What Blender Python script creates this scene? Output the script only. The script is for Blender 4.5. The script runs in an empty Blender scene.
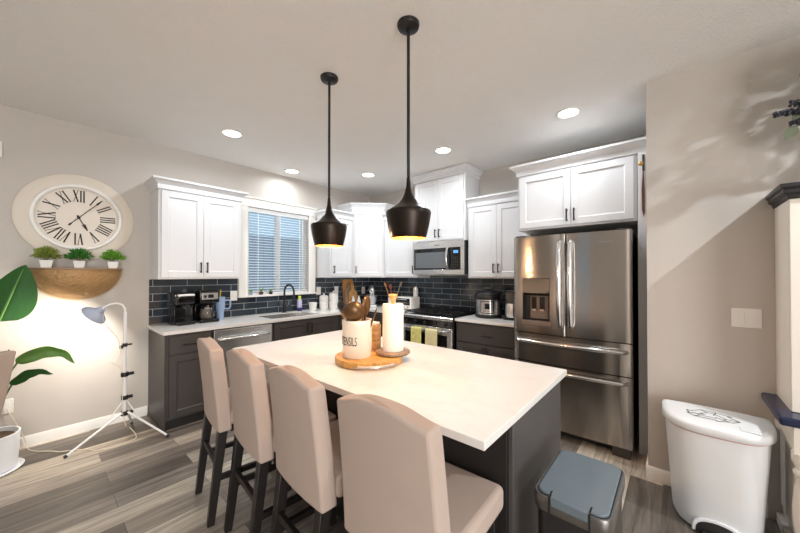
import bpy, bmesh, math, random
from mathutils import Vector, Matrix
random.seed(7)
PI = math.pi
S = bpy.context.scene
COL = S.collection

# ------------------------------------------------------------------ camera
cam_d = bpy.data.cameras.new('camera')
cam_d.sensor_width = 36.0
cam_d.lens = 36.0 * 317.813 / 800.0
cam_d.shift_y = 5.11 / 800.0
cam_d.clip_start = 0.02
cam = bpy.data.objects.new('camera', cam_d)
COL.objects.link(cam)
cam.location = (0, 0, 1.4282)
cam.rotation_euler = (PI / 2 + 0.0085, 0, 0.7143)
S.camera = cam

# ------------------------------------------------------------------ colour management / world
S.view_settings.view_transform = 'Standard'
S.view_settings.look = 'None'
S.view_settings.gamma = 1.0
S.view_settings.use_curve_mapping = False
S.view_settings.exposure = 0.30
W = bpy.data.worlds.new('world')
S.world = W
W.use_nodes = True
bg = W.node_tree.nodes['Background']
bg.inputs[0].default_value = (0.42, 0.68, 0.92, 1)
bg.inputs[1].default_value = 0.75

XW, YB, HC = -4.073, 3.872, 2.785      # left wall, back wall, ceiling height
YR = 2.834                             # face of the right wall
XR = -0.1525                           # its free end


def lamp(name, kind, loc, power, color, parent=None, rot=(0, 0, 0), **k):
    d = bpy.data.lights.new(name, kind)
    d.energy = power
    d.color = color
    for a, v in k.items():
        setattr(d, a, v)
    o = bpy.data.objects.new(name, d)
    COL.objects.link(o)
    o.location = loc
    o.rotation_euler = rot
    if parent:
        o.parent = parent
    return o


# added fill light, set like daylight at an unseen east wall opening
lamp('east_fill_light', 'AREA', (4.16, -1.6, 1.25), 190, (1.0, 0.965, 0.93), rot=(0, PI / 2, 0),
     shape='RECTANGLE', size=2.1, size_y=3.0)

# power, colour and place of the ceiling lights: (x, y, watts)
CAN = (0.88, 0.95, 1.0)
CANS_SEEN = [(-3.21, 1.24, 8), (-3.80, 2.216, 4.5), (-3.151, 2.971, 8), (-1.908, 2.92, 8.5), (-0.672, 2.93, 6)]
CAN_HUTCH = (1.28, 2.10, 30)
CANS_FILL = [(1.2, -0.8, 9), (-2.2, -1.7, 9)]  # unseen ceiling lights added behind the camera as fill
PENDANT_W = 13.0
GROW_W = 28.0


# ------------------------------------------------------------------ materials
def lin(c):
    return tuple(((v / 255) / 12.92 if v / 255 <= .04045 else ((v / 255 + .055) / 1.055) ** 2.4) for v in c) + (1,)


def mat(name, rgb, rough=.5, metal=0.0, spec=.5, var=0.0, scale=8.0, bump=0.0, bscale=200.0, stretch=None, **k):
    m = bpy.data.materials.new(name)
    m.use_nodes = True
    nt = m.node_tree
    p = nt.nodes['Principled BSDF']
    c = lin(rgb)
    p.inputs['Base Color'].default_value = c
    p.inputs['Roughness'].default_value = rough
    p.inputs['Metallic'].default_value = metal
    p.inputs['Specular IOR Level'].default_value = spec
    for a, v in k.items():
        p.inputs[a.replace('_', ' ')].default_value = v
    tc = nt.nodes.new('ShaderNodeTexCoord')
    src = tc.outputs['Object']
    if stretch:
        mp = nt.nodes.new('ShaderNodeMapping')
        mp.inputs['Scale'].default_value = stretch
        nt.links.new(src, mp.inputs['Vector'])
        src = mp.outputs['Vector']
    # every material is procedural: a soft noise varies the colour a little
    n = nt.nodes.new('ShaderNodeTexNoise')
    n.inputs['Scale'].default_value = scale
    n.inputs['Detail'].default_value = 4
    nt.links.new(src, n.inputs['Vector'])
    mx = nt.nodes.new('ShaderNodeMix')
    mx.data_type = 'RGBA'
    v = max(var, .02)
    mx.inputs['A'].default_value = tuple(x * (1 - v) for x in c[:3]) + (1,)
    mx.inputs['B'].default_value = tuple(min(1, x * (1 + v)) for x in c[:3]) + (1,)
    nt.links.new(n.outputs['Fac'], mx.inputs['Factor'])
    nt.links.new(mx.outputs['Result'], p.inputs['Base Color'])
    if bump:
        n2 = nt.nodes.new('ShaderNodeTexNoise')
        n2.inputs['Scale'].default_value = bscale
        n2.inputs['Detail'].default_value = 3
        nt.links.new(src, n2.inputs['Vector'])
        b = nt.nodes.new('ShaderNodeBump')
        b.inputs['Strength'].default_value = bump
        b.inputs['Distance'].default_value = .01
        nt.links.new(n2.outputs['Fac'], b.inputs['Height'])
        nt.links.new(b.outputs['Normal'], p.inputs['Normal'])
    return m


def emis(name, rgb, strength):
    m = mat(name, rgb, .4)
    p = m.node_tree.nodes['Principled BSDF']
    p.inputs['Emission Color'].default_value = lin(rgb)
    p.inputs['Emission Strength'].default_value = strength
    return m


def floor_mat():
    m = bpy.data.materials.new('plank_floor')
    m.use_nodes = True
    nt = m.node_tree
    L = nt.links.new
    p = nt.nodes['Principled BSDF']
    tc = nt.nodes.new('ShaderNodeTexCoord')
    mp = nt.nodes.new('ShaderNodeMapping')
    mp.inputs['Rotation'].default_value = (0, 0, PI / 2)
    mp.inputs['Location'].default_value = (0.35, 0.07, 0)
    L(tc.outputs['UV'], mp.inputs['Vector'])
    br = nt.nodes.new('ShaderNodeTexBrick')
    br.offset = .37
    br.offset_frequency = 2
    for a, v in (('Scale', 1), ('Mortar Size', .0014), ('Mortar Smooth', .1), ('Bias', 0), ('Brick Width', 1.22), ('Row Height', .18)):
        br.inputs[a].default_value = v
    br.inputs['Color1'].default_value = (0, 0, 0, 1)
    br.inputs['Color2'].default_value = (1, 1, 1, 1)
    br.inputs['Mortar'].default_value = (.3, .3, .3, 1)
    L(mp.outputs['Vector'], br.inputs['Vector'])
    cr = nt.nodes.new('ShaderNodeValToRGB')
    e = cr.color_ramp.elements
    e[0].position, e[0].color = 0.0, lin((96, 88, 81))
    e[1].position, e[1].color = 1.0, lin((218, 207, 192))
    for pos, c in ((.3, (128, 119, 111)), (.55, (158, 148, 138)), (.8, (186, 175, 161))):
        x = e.new(pos)
        x.color = lin(c)
    L(br.outputs['Color'], cr.inputs['Fac'])
    # grain stretched along the planks, shifted per plank
    off = nt.nodes.new('ShaderNodeVectorMath')
    off.operation = 'MULTIPLY_ADD'
    L(br.outputs['Color'], off.inputs[0])
    off.inputs[1].default_value = (13, 7, 0)
    L(mp.outputs['Vector'], off.inputs[2])
    m2 = nt.nodes.new('ShaderNodeMapping')
    m2.inputs['Scale'].default_value = (1.2, 16, 1)
    L(off.outputs['Vector'], m2.inputs['Vector'])
    n = nt.nodes.new('ShaderNodeTexNoise')
    n.inputs['Scale'].default_value = 1.6
    n.inputs['Detail'].default_value = 8
    n.inputs['Roughness'].default_value = .62
    n.inputs['Distortion'].default_value = .8
    L(m2.outputs['Vector'], n.inputs['Vector'])
    r2 = nt.nodes.new('ShaderNodeValToRGB')
    r2.color_ramp.elements[0].position = .34
    r2.color_ramp.elements[0].color = (.50, .48, .46, 1)
    r2.color_ramp.elements[1].position = .66
    r2.color_ramp.elements[1].color = (1.18, 1.16, 1.13, 1)
    L(n.outputs['Fac'], r2.inputs['Fac'])
    mu = nt.nodes.new('ShaderNodeMix')
    mu.data_type = 'RGBA'
    mu.blend_type = 'MULTIPLY'
    mu.inputs['Factor'].default_value = 1
    L(cr.outputs['Color'], mu.inputs['A'])
    L(r2.outputs['Color'], mu.inputs['B'])
    mo = nt.nodes.new('ShaderNodeMix')
    mo.data_type = 'RGBA'
    L(br.outputs['Fac'], mo.inputs['Factor'])
    L(mu.outputs['Result'], mo.inputs['A'])
    mo.inputs['B'].default_value = lin((70, 62, 56))
    L(mo.outputs['Result'], p.inputs['Base Color'])
    p.inputs['Roughness'].default_value = .38
    b = nt.nodes.new('ShaderNodeBump')
    b.inputs['Strength'].default_value = .15
    b.inputs['Distance'].default_value = .003
    L(n.outputs['Fac'], b.inputs['Height'])
    L(b.outputs['Normal'], p.inputs['Normal'])
    return m


def tile_mat():
    m = bpy.data.materials.new('slate_blue_tile')
    m.use_nodes = True
    nt = m.node_tree
    L = nt.links.new
    p = nt.nodes['Principled BSDF']
    tc = nt.nodes.new('ShaderNodeTexCoord')
    mp = nt.nodes.new('ShaderNodeMapping')
    mp.inputs['Location'].default_value = (0.11, -.914, 0)
    L(tc.outputs['UV'], mp.inputs['Vector'])
    br = nt.nodes.new('ShaderNodeTexBrick')
    br.offset = .5
    for a, v in (('Scale', 1), ('Mortar Size', .0021), ('Mortar Smooth', .1), ('Bias', 0), ('Brick Width', .305), ('Row Height', .078)):
        br.inputs[a].default_value = v
    br.inputs['Color1'].default_value = lin((36, 43, 51))
    br.inputs['Color2'].default_value = lin((54, 64, 74))
    br.inputs['Mortar'].default_value = lin((186, 192, 196))
    L(mp.outputs['Vector'], br.inputs['Vector'])
    n = nt.nodes.new('ShaderNodeTexNoise')
    n.inputs['Scale'].default_value = 14
    n.inputs['Detail'].default_value = 5
    L(tc.outputs['Object'], n.inputs['Vector'])
    mu = nt.nodes.new('ShaderNodeMix')
    mu.data_type = 'RGBA'
    mu.blend_type = 'OVERLAY'
    mu.inputs['Factor'].default_value = .35
    L(br.outputs['Color'], mu.inputs['A'])
    L(n.outputs['Color'], mu.inputs['B'])
    L(br.outputs['Color'], p.inputs['Base Color'])
    p.inputs['Roughness'].default_value = .1
    b = nt.nodes.new('ShaderNodeBump')
    b.inputs['Strength'].default_value = .5
    b.inputs['Distance'].default_value = .003
    b.invert = True
    L(br.outputs['Fac'], b.inputs['Height'])
    b2 = nt.nodes.new('ShaderNodeBump')
    b2.inputs['Strength'].default_value = .12
    b2.inputs['Distance'].default_value = .01
    L(n.outputs['Fac'], b2.inputs['Height'])
    L(b.outputs['Normal'], b2.inputs['Normal'])
    L(b2.outputs['Normal'], p.inputs['Normal'])
    return m


def quartz_mat():
    m = mat('white_quartz', (226, 223, 219), .22)
    nt = m.node_tree
    L = nt.links.new
    p = nt.nodes['Principled BSDF']
    tc = nt.nodes.new('ShaderNodeTexCoord')
    n = nt.nodes.new('ShaderNodeTexNoise')
    n.inputs['Scale'].default_value = 2.2
    n.inputs['Detail'].default_value = 9
    n.inputs['Distortion'].default_value = 1.6
    L(tc.outputs['Object'], n.inputs['Vector'])
    r = nt.nodes.new('ShaderNodeValToRGB')
    e = r.color_ramp.elements
    e[0].position, e[0].color = .46, lin((226, 223, 219))
    e[1].position, e[1].color = .53, lin((226, 223, 219))
    x = e.new(.497)
    x.color = lin((222, 219, 214))
    L(n.outputs['Fac'], r.inputs['Fac'])
    L(r.outputs['Color'], p.inputs['Base Color'])
    return m


def steel_mat(name, rgb, rough, horizontal=True, aniso=.75):
    m = mat(name, rgb, rough, 1.0, stretch=(1, 1, 160) if horizontal else (160, 160, 1), scale=3, var=.05)
    nt = m.node_tree
    p = nt.nodes['Principled BSDF']
    p.inputs['Anisotropic'].default_value = aniso
    p.inputs['Anisotropic Rotation'].default_value = .25 if horizontal else 0.0
    t = nt.nodes.new('ShaderNodeTangent')
    t.direction_type = 'RADIAL'
    t.axis = 'Z'
    nt.links.new(t.outputs['Tangent'], p.inputs['Tangent'])
    return m


def wood_mat(name, a, b, rough=.45, stretch=(4, 4, 40)):
    m = mat(name, a, rough)
    nt = m.node_tree
    L = nt.links.new
    tc = nt.nodes.new('ShaderNodeTexCoord')
    mp = nt.nodes.new('ShaderNodeMapping')
    mp.inputs['Scale'].default_value = stretch
    L(tc.outputs['Object'], mp.inputs['Vector'])
    n = nt.nodes.new('ShaderNodeTexNoise')
    n.inputs['Scale'].default_value = 2
    n.inputs['Detail'].default_value = 6
    n.inputs['Distortion'].default_value = 1
    L(mp.outputs['Vector'], n.inputs['Vector'])
    r = nt.nodes.new('ShaderNodeValToRGB')
    r.color_ramp.elements[0].position, r.color_ramp.elements[0].color = .35, lin(a)
    r.color_ramp.elements[1].position, r.color_ramp.elements[1].color = .65, lin(b)
    L(n.outputs['Fac'], r.inputs['Fac'])
    L(r.outputs['Color'], nt.nodes['Principled BSDF'].inputs['Base Color'])
    return m


def glass_mat(name, rgb, rough=.02, alpha=.25):
    m = mat(name, rgb, rough, spec=.6)
    m.node_tree.nodes['Principled BSDF'].inputs['Alpha'].default_value = alpha
    return m


M = dict(
    wall=mat('greige_wall', (197, 190, 183), .85, bump=.12, bscale=260),
    ceiling=mat('ceiling_paint', (238, 235, 231), .9, bump=.55, bscale=110),
    trim=mat('white_trim', (236, 233, 228), .4),
    floor=floor_mat(), tile=tile_mat(), quartz=quartz_mat(),
    white=mat('white_cabinet', (224, 224, 226), .38),
    grey=mat('charcoal_cabinet', (66, 61, 59), .45, var=.04),
    island=mat('island_grey', (74, 71, 70), .42, var=.08, scale=3),
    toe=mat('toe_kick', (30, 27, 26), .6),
    black=mat('black_metal', (22, 21, 21), .42),
    pend=mat('bronze_black', (46, 38, 33), .36, metal=.75),
    gold=mat('gold_lining', (226, 160, 78), .35, metal=.75),
    gloss=mat('gloss_black', (12, 12, 13), .12),
    dark=mat('dark_plastic', (32, 32, 34), .35),
    steel=steel_mat('brushed_steel', (214, 212, 210), .27),
    fsteel=steel_mat('fridge_steel', (172, 166, 160), .19, aniso=.9),
    rimsteel=mat('rim_steel', (120, 118, 116), .38, .85),
    chrome=mat('chrome', (215, 215, 215), .15, 1.0),
    dsteel=mat('dark_steel', (92, 90, 88), .35, .9),
    glassd=mat('dark_glass', (18, 19, 22), .06),
    microglass=mat('grey_glass', (104, 108, 112), .14),
    fabric=mat('beige_fabric', (182, 163, 151), .9, bump=.25, bscale=500, var=.05, scale=5),
    fabric2=mat('taupe_fabric', (176, 158, 145), .8, bump=.15, bscale=400, var=.04),
    leg=mat('espresso_wood', (26, 21, 20), .4, var=.2, scale=20),
    ceramic=mat('white_ceramic', (238, 236, 232), .22),
    crockc=mat('cream_crock', (238, 224, 206), .3),
    paper=mat('paper_towel', (246, 238, 226), .95, bump=.15, bscale=300),
    lwood=wood_mat('light_wood', (190, 138, 82), (222, 175, 115)),
    boardw=wood_mat('board_wood', (166, 112, 60), (206, 156, 96), stretch=(4, 40, 4)),
    rusticw=wood_mat('rustic_wood', (186, 130, 62), (222, 170, 94), stretch=(5, 30, 5)),
    greyw=wood_mat('grey_wood', (128, 104, 84), (160, 134, 110), stretch=(5, 30, 5)),
    shelfw=mat('shelf_tan', (150, 120, 88), .5, var=.12),
    rimw=mat('pale_rim', (196, 172, 138), .5),
    bowl=mat('hammered_tan', (176, 138, 92), .45, metal=.25, bump=1.0, bscale=45, var=.25, scale=40),
    brass=mat('brass', (190, 150, 84), .3, .9),
    bronze=mat('bronze_spoon', (98, 72, 46), .32, .55),
    cream=mat('antique_cream', (226, 219, 208), .45, var=.05, scale=6),
    navy=mat('navy_paint', (24, 34, 62), .25),
    hcrown=mat('black_crown', (30, 29, 32), .4),
    clockf=mat('clock_face', (228, 218, 206), .55, var=.03),
    clockr=mat('clock_rim', (222, 212, 198), .5, var=.03),
    clockw=mat('clock_white', (240, 236, 230), .4),
    ink=mat('black_ink', (28, 24, 22), .6),
    lampw=mat('lamp_white', (232, 232, 232), .4),
    lampg=mat('lamp_grey', (160, 168, 186), .4),
    cord=mat('cream_cord', (222, 210, 190), .5),
    leaf=mat('banana_leaf', (26, 84, 16), .6, var=.3, scale=14, stretch=(1, 6, 1)),
    leafl=mat('pale_leaf', (96, 142, 66), .4, var=.3, scale=18),
    leafs=mat('shrub_leaf', (92, 140, 52), .5, var=.3, scale=60),
    stem=mat('green_stem', (86, 110, 52), .5),
    soil=mat('soil', (72, 52, 36), .9, bump=1, bscale=90),
    potw=mat('white_pot', (232, 234, 238), .35),
    bin=mat('white_bin', (222, 223, 224), .35),
    binbag=mat('pink_liner', (206, 150, 146), .6),
    canlid=mat('grey_lid', (104, 116, 124), .42),
    spruce=mat('dark_bloom', (42, 42, 52), .7),
    euc=mat('eucalyptus', (122, 132, 108), .6, var=.1),
    blue=mat('powder_blue', (150, 174, 208), .4),
    yellow=mat('yellow_straw', (236, 190, 40), .4),
    towely=mat('yellow_towel', (228, 210, 132), .95, var=.5, scale=34, bump=.4, bscale=300),
    towelc=mat('cream_towel', (222, 210, 164), .95, var=.2, scale=70, bump=.4, bscale=300),
    slat=mat('blind_slat', (236, 238, 240), .5),
    purple=mat('purple_bottle', (56, 48, 118), .3),
    label=mat('bottle_label', (200, 196, 226), .5, var=.3, scale=60),
    lime=mat('lime_cap', (214, 226, 60), .4),
    brownorn=mat('brown_ornament', (96, 52, 36), .6),
    glass=glass_mat('clear_glass', (200, 212, 216), .02, .18),
    pane=glass_mat('window_pane', (225, 238, 245), .01, .12),
    carafe=glass_mat('carafe_glass', (120, 112, 104), .05, .55),
    lens=emis('light_lens', (255, 252, 246), 9.0),
    bulb=emis('warm_bulb', (255, 196, 120), 14.0),
    growlens=emis('grow_lens', (255, 246, 230), 6.0),
    lcd=emis('blue_display', (90, 150, 210), .5),
    dispw=mat('dispenser_taupe', (112, 96, 86), .35),
    backf=mat('outside_fence', (140, 160, 178), .8),
)


# ------------------------------------------------------------------ mesh builder
class B:
    def __init__(s):
        s.bm = bmesh.new()
        s.M = Matrix.Identity(4)

    def v(s, co):
        return s.bm.verts.new(s.M @ Vector(co))

    def f(s, vs):
        try:
            return s.bm.faces.new(vs)
        except ValueError:
            return None

    def box(s, x0, y0, z0, x1, y1, z1):
        c = [s.v(p) for p in ((x0, y0, z0), (x1, y0, z0), (x1, y1, z0), (x0, y1, z0),
                              (x0, y0, z1), (x1, y0, z1), (x1, y1, z1), (x0, y1, z1))]
        for q in ((3, 2, 1, 0), (4, 5, 6, 7), (0, 1, 5, 4), (1, 2, 6, 5), (2, 3, 7, 6), (3, 0, 4, 7)):
            s.f([c[i] for i in q])
        return s

    def loft(s, rings, cap=True, closed=False):
        R = [[s.v(p) for p in r] for r in rings]
        n = len(R[0])
        for a, b in zip(R, R[1:] + ([R[0]] if closed else [])):
            for i in range(n):
                s.f([a[i], a[(i + 1) % n], b[(i + 1) % n], b[i]])
        if cap and not closed:
            s.f(list(reversed(R[0])))
            s.f(R[-1])
        return s

    def prism(s, poly, axis, a0, a1):
        def co(p, a):
            return {'z': (p[0], p[1], a), 'y': (p[0], a, p[1]), 'x': (a, p[0], p[1])}[axis]
        return s.loft([[co(p, a0) for p in poly], [co(p, a1) for p in poly]])

    def lathe(s, prof, c=(0, 0, 0), seg=32, sx=1, sy=1, cap=True, closed=False):
        rings = []
        for r, z in prof:
            r = max(r, 1e-4)
            rings.append([(c[0] + r * sx * math.cos(2 * PI * i / seg), c[1] + r * sy * math.sin(2 * PI * i / seg), c[2] + z) for i in range(seg)])
        return s.loft(rings, cap, closed)

    def tube(s, pts, r, seg=10, cap=True, closed=False):
        P = [Vector(p) for p in pts]
        n = len(P)
        rs = r if isinstance(r, (list, tuple)) else [r] * n
        rings = []
        ref = None
        for i, p in enumerate(P):
            if closed:
                t = P[(i + 1) % n] - P[i - 1]
            else:
                t = P[min(i + 1, n - 1)] - P[max(i - 1, 0)]
            t.normalize()
            if ref is None:
                ref = t.orthogonal().normalized()
            ref = (ref - t * ref.dot(t))
            ref = ref.normalized() if ref.length > 1e-6 else t.orthogonal().normalized()
            w = t.cross(ref)
            rings.append([tuple(p + (ref * math.cos(2 * PI * k / seg) + w * math.sin(2 * PI * k / seg)) * rs[i]) for k in range(seg)])
        return s.loft(rings, cap, closed)

    def cyl(s, p0, p1, r0, r1=None, seg=20):
        return s.tube([p0, p1], [r0, r0 if r1 is None else r1], seg)

    def bar(s, p0, p1, w0, d0, w1=None, d1=None):
        # square section bar from p0 to p1, section in x (w) and y (d)
        w1 = w0 if w1 is None else w1
        d1 = d0 if d1 is None else d1

        def ring(p, w, d):
            return [(p[0] - w / 2, p[1] - d / 2, p[2]), (p[0] + w / 2, p[1] - d / 2, p[2]),
                    (p[0] + w / 2, p[1] + d / 2, p[2]), (p[0] - w / 2, p[1] + d / 2, p[2])]
        return s.loft([ring(p0, w0, d0), ring(p1, w1, d1)])

    def ell(s, c, r, seg=24, rings=12, t0=0.0, t1=1.0):
        prof = []
        for i in range(rings + 1):
            a = PI * (t0 + (t1 - t0) * i / rings)
            prof.append((math.sin(a), -math.cos(a)))
        rr = [[(c[0] + max(q, 1e-3) * r[0] * math.cos(2 * PI * k / seg), c[1] + max(q, 1e-3) * r[1] * math.sin(2 * PI * k / seg), c[2] + h * r[2]) for k in range(seg)] for q, h in prof]
        return s.loft(rr)

    def sheet(s, grid, thick=0.002):
        # grid of points -> thin solid surface
        n, m = len(grid), len(grid[0])
        up, dn = [], []
        for i in range(n):
            u, d = [], []
            for j in range(m):
                p = Vector(grid[i][j])
                a = Vector(grid[min(i + 1, n - 1)][j]) - Vector(grid[max(i - 1, 0)][j])
                b = Vector(grid[i][min(j + 1, m - 1)]) - Vector(grid[i][max(j - 1, 0)])
                nn = a.cross(b)
                nn = nn.normalized() if nn.length > 1e-9 else Vector((0, 0, 1))
                u.append(s.v(p + nn * thick / 2))
                d.append(s.v(p - nn * thick / 2))
            up.append(u)
            dn.append(d)
        for i in range(n - 1):
            for j in range(m - 1):
                s.f([up[i][j], up[i + 1][j], up[i + 1][j + 1], up[i][j + 1]])
                s.f([dn[i][j], dn[i][j + 1], dn[i + 1][j + 1], dn[i + 1][j]])
        per = [(i, 0) for i in range(n)] + [(n - 1, j) for j in range(1, m)] + [(i, m - 1) for i in range(n - 2, -1, -1)] + [(0, j) for j in range(m - 2, 0, -1)]
        for q, (i, j) in enumerate(per):
            k, l = per[(q + 1) % len(per)]
            s.f([up[i][j], dn[i][j], dn[k][l], up[k][l]])
        return s


def obj(name, b, m, parent=None, loc=None, bevel=0, seg=2, sub=0, solid=0, angle=35, smooth=True):
    bm = b.bm
    bmesh.ops.recalc_face_normals(bm, faces=bm.faces)
    uv = bm.loops.layers.uv.new('UVMap')
    for fc in bm.faces:
        n = fc.normal
        ax = max(range(3), key=lambda i: abs(n[i]))
        for lp in fc.loops:
            c = lp.vert.co
            lp[uv].uv = ((c.y, c.z), (c.x, c.z), (c.x, c.y))[ax]
    me = bpy.data.meshes.new(name)
    bm.to_mesh(me)
    bm.free()
    me.materials.append(m)
    if smooth:
        for pl in me.polygons:
            pl.use_smooth = True
        me.set_sharp_from_angle(angle=math.radians(angle))
    o = bpy.data.objects.new(name, me)
    COL.objects.link(o)
    if parent:
        o.parent = parent
    if loc:
        o.location = loc
    if bevel:
        md = o.modifiers.new('bevel', 'BEVEL')
        md.width = bevel
        md.segments = seg
        md.limit_method = 'ANGLE'
        md.angle_limit = math.radians(40)
    if sub:
        md = o.modifiers.new('sub', 'SUBSURF')
        md.levels = md.render_levels = sub
    return o


def tag(o, label, cat, group=None):
    o['label'] = label
    o['category'] = cat
    if group:
        o['group'] = group
    return o


def thing(name, label, cat, loc=(0, 0, 0), rotz=0, group=None):
    o = bpy.data.objects.new(name, None)
    COL.objects.link(o)
    o.empty_display_size = .05
    o.location = loc
    o.rotation_euler = (0, 0, rotz)
    return tag(o, label, cat, group)


def struct(name, b, m, parent=None, **k):
    o = obj(name, b, m, parent, **k)
    if parent is None:
        o['kind'] = 'structure'
    return o


def dup(root, loc, rotz, label):
    def cp(o, par):
        c = o.copy()
        COL.objects.link(c)
        if par:
            c.parent = par
        for ch in kids.get(o.name, []):
            cp(ch, c)
        return c
    kids = {}
    for o in list(bpy.data.objects):
        if o.parent:
            kids.setdefault(o.parent.name, []).append(o)
    r = cp(root, None)
    r.location = loc
    r.rotation_euler = (0, 0, rotz)
    r['label'] = label
    return r


def text_mesh(txt, size, depth=.0006):
    cu = bpy.data.curves.new('t', 'FONT')
    cu.body = txt
    cu.size = size
    cu.extrude = depth
    cu.align_x = 'CENTER'
    cu.align_y = 'CENTER'
    t = bpy.data.objects.new('t', cu)
    COL.objects.link(t)
    dg = bpy.context.evaluated_depsgraph_get()
    me = bpy.data.meshes.new_from_object(t.evaluated_get(dg))
    bpy.data.objects.remove(t)
    return me


def text(name, txt, size, m, parent, fn, depth=.0006, sx=1.0):
    me = text_mesh(txt, size, depth)
    for v in me.vertices:
        v.co = Vector(fn(v.co.x * sx, v.co.y, v.co.z))
    me.materials.clear()
    me.materials.append(m)
    o = bpy.data.objects.new(name, me)
    COL.objects.link(o)
    o.parent = parent
    return o


# ================================================================== SETTING
# room: x from -4.073 to 4.2, y from -4.0 to 3.872
struct('floor', B().box(XW - .15, -4.15, -.1, 4.35, YB + .15, 0), M['floor'])
struct('ceiling', B().box(XW - .15, -4.15, HC, 4.35, YB + .15, HC + .1), M['ceiling'])
WY0, WY1, WZ0, WZ1 = 1.765, 2.645, 1.165, 2.285        # kitchen window opening
b = B()
b.box(XW - .15, -4.15, 0, XW, WY0, HC).box(XW - .15, WY1, 0, XW, YB + .15, HC)
b.box(XW - .15, WY0, 0, XW, WY1, WZ0).box(XW - .15, WY0, WZ1, XW, WY1, HC)
struct('wall_left', b, M['wall'])
struct('wall_back', B().box(XW, YB, 0, XR, YB + .15, HC), M['wall'])
struct('wall_right', B().box(XR, YR, 0, 4.35, YB + .15, HC), M['wall'])
struct('wall_east', B().box(4.2, -4.15, 0, 4.35, -3.1, HC).box(4.2, -.1, 0, 4.35, YR, HC).box(4.2, -3.1, 2.3, 4.35, -.1, HC), M['wall'])  # wide opening added to go with the fill light
struct('wall_rear', B().box(XW, -4.15, 0, -1.85, -4, HC).box(-1.3, -4.15, 0, 4.2, -4, HC).box(-1.85, -4.15, 0, -1.3, -4, .9).box(-1.85, -4.15, 2.2, -1.3, -4, HC), M['wall'])

# baseboards with a chamfered top
def bb(poly_axis, a0, a1, base, sgn):
    prof = [(0, 0), (.013 * sgn, 0), (.013 * sgn, .075), (.004 * sgn, .09), (0, .09)]
    return B().prism([(base + p[0], p[1]) for p in prof], poly_axis, a0, a1)


struct('baseboard_left', B().prism([(XW + p, z) for p, z in ((0, 0), (.013, 0), (.013, .075), (.005, .09), (0, .09))], 'y', -4, .766), M['trim'])
b = bb('x', XR - .013, .40, YR, -1)
b.box(XR - .013, YR, 0, XR, YB - .7, .085)
struct('baseboard_right', b, M['trim'])

# kitchen window: jamb frame, meeting rail, panes, casing and stool
b = B()
jx0, jx1 = XW - .14, XW - .07
fw = .05
b.box(jx0, WY0, WZ0, jx1, WY0 + fw, WZ1).box(jx0, WY1 - fw, WZ0, jx1, WY1, WZ1)
b.box(jx0, WY0 + fw, WZ0, jx1, WY1 - fw, WZ0 + fw).box(jx0, WY0 + fw, WZ1 - fw, jx1, WY1 - fw, WZ1)
ym = (WY0 + WY1) / 2
b.box(jx0 + .01, ym - .025, WZ0 + fw, jx1 + .005, ym + .025, WZ1 - fw)
win = struct('window_1', b, M['trim'], bevel=.002)
obj('window_pane', B().box(jx0 + .03, WY0 + fw, WZ0 + fw, jx0 + .036, ym - .025, WZ1 - fw), M['pane'], win)
obj('window_pane', B().box(jx0 + .03, ym + .025, WZ0 + fw, jx0 + .036, WY1 - fw, WZ1 - fw), M['pane'], win)
b = B()
cw = .108
b.box(XW, WY0 - cw, WZ0, XW + .018, WY0, WZ1).box(XW, WY1, WZ0, XW + .018, WY1 + cw, WZ1)
b.box(XW, WY0 - cw - .01, WZ1, XW + .022, WY1 + cw + .01, WZ1 + .105)
b.box(XW, WY0 - cw - .02, WZ1 + .105, XW + .034, WY1 + cw + .02, WZ1 + .125)
b.box(XW - .07, WY0, WZ0 - .001, XW, WY1, WZ0 + .004)
b.box(XW, WY0 - cw - .012, WZ0 - .024, XW + .05, WY1 + cw + .012, WZ0)
struct('trim_1', b, M['trim'], bevel=.002)

# venetian blind hanging inside the window recess
bl = thing('window_blind', 'white horizontal slat blind hanging in the kitchen window', 'blind', (XW - .035, ym, WZ0 + .006))
hw = (WY1 - WY0) / 2 - .008
hh = WZ1 - WZ0 - .01
obj('headrail', B().box(-.028, -hw, hh - .055, .03, hw, hh), M['slat'], bl, bevel=.003)
b = B()
ns = 30
for i in range(ns):
    z = .04 + (hh - .12) * i / (ns - 1)
    a = math.radians(11)
    dx, dz = .024 * math.cos(a), .024 * math.sin(a)
    b.loft([[(-dx, y, z + dz), (0, y, z + .003), (dx, y, z - dz), (dx, y, z - dz - .003), (0, y, z), (-dx, y, z + dz - .003)] for y in (-hw, hw)])
obj('slats', b, M['slat'], bl)
obj('bottom_rail', B().box(-.024, -hw, .0, .024, hw, .018), M['slat'], bl, bevel=.003)
b = B()
for y in (-.3, 0, .3):
    b.box(.024, y - .004, .01, .026, y + .004, hh - .05)
obj('ladder_tape', b, M['slat'], bl)
obj('tilt_wand', B().cyl((.034, hw - .09, hh - .06), (.036, hw - .09, hh - .72), .004), M['slat'], bl)

# fence of the neighbouring yard seen through the slats
b = B()
for i in range(40):
    b.box(-7.05, -1 + i * .2, -.3, -7.0, -.812 + i * .2, 2.3)
struct('wall_outside', b, M['backf'])

# tiled splashbacks
b = B()
T = .008
b.box(XW, .775, .915, XW + T, WY0 - cw - .013, 1.374).box(XW, WY0 - cw - .013, .915, XW + T, WY1 + cw + .013, WZ0 - .025)
b.box(XW, WY1 + cw + .013, .915, XW + T, YB - T, 1.374)
struct('trim_2', b, M['tile'])
b = B()
b.box(XW, YB - T, .915, -2.76, YB, 1.374).box(-2.76, YB - T, .80, -1.952, YB, 1.40).box(-1.952, YB - T, .915, -1.166, YB, 1.374)
struct('trim_3', b, M['tile'])
# tall white end panel between fridge recess and the right wall
struct('trim_4', B().box(-.226, 3.170, .0, XR - .002, YB - .002, 2.40), M['white'])

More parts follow.
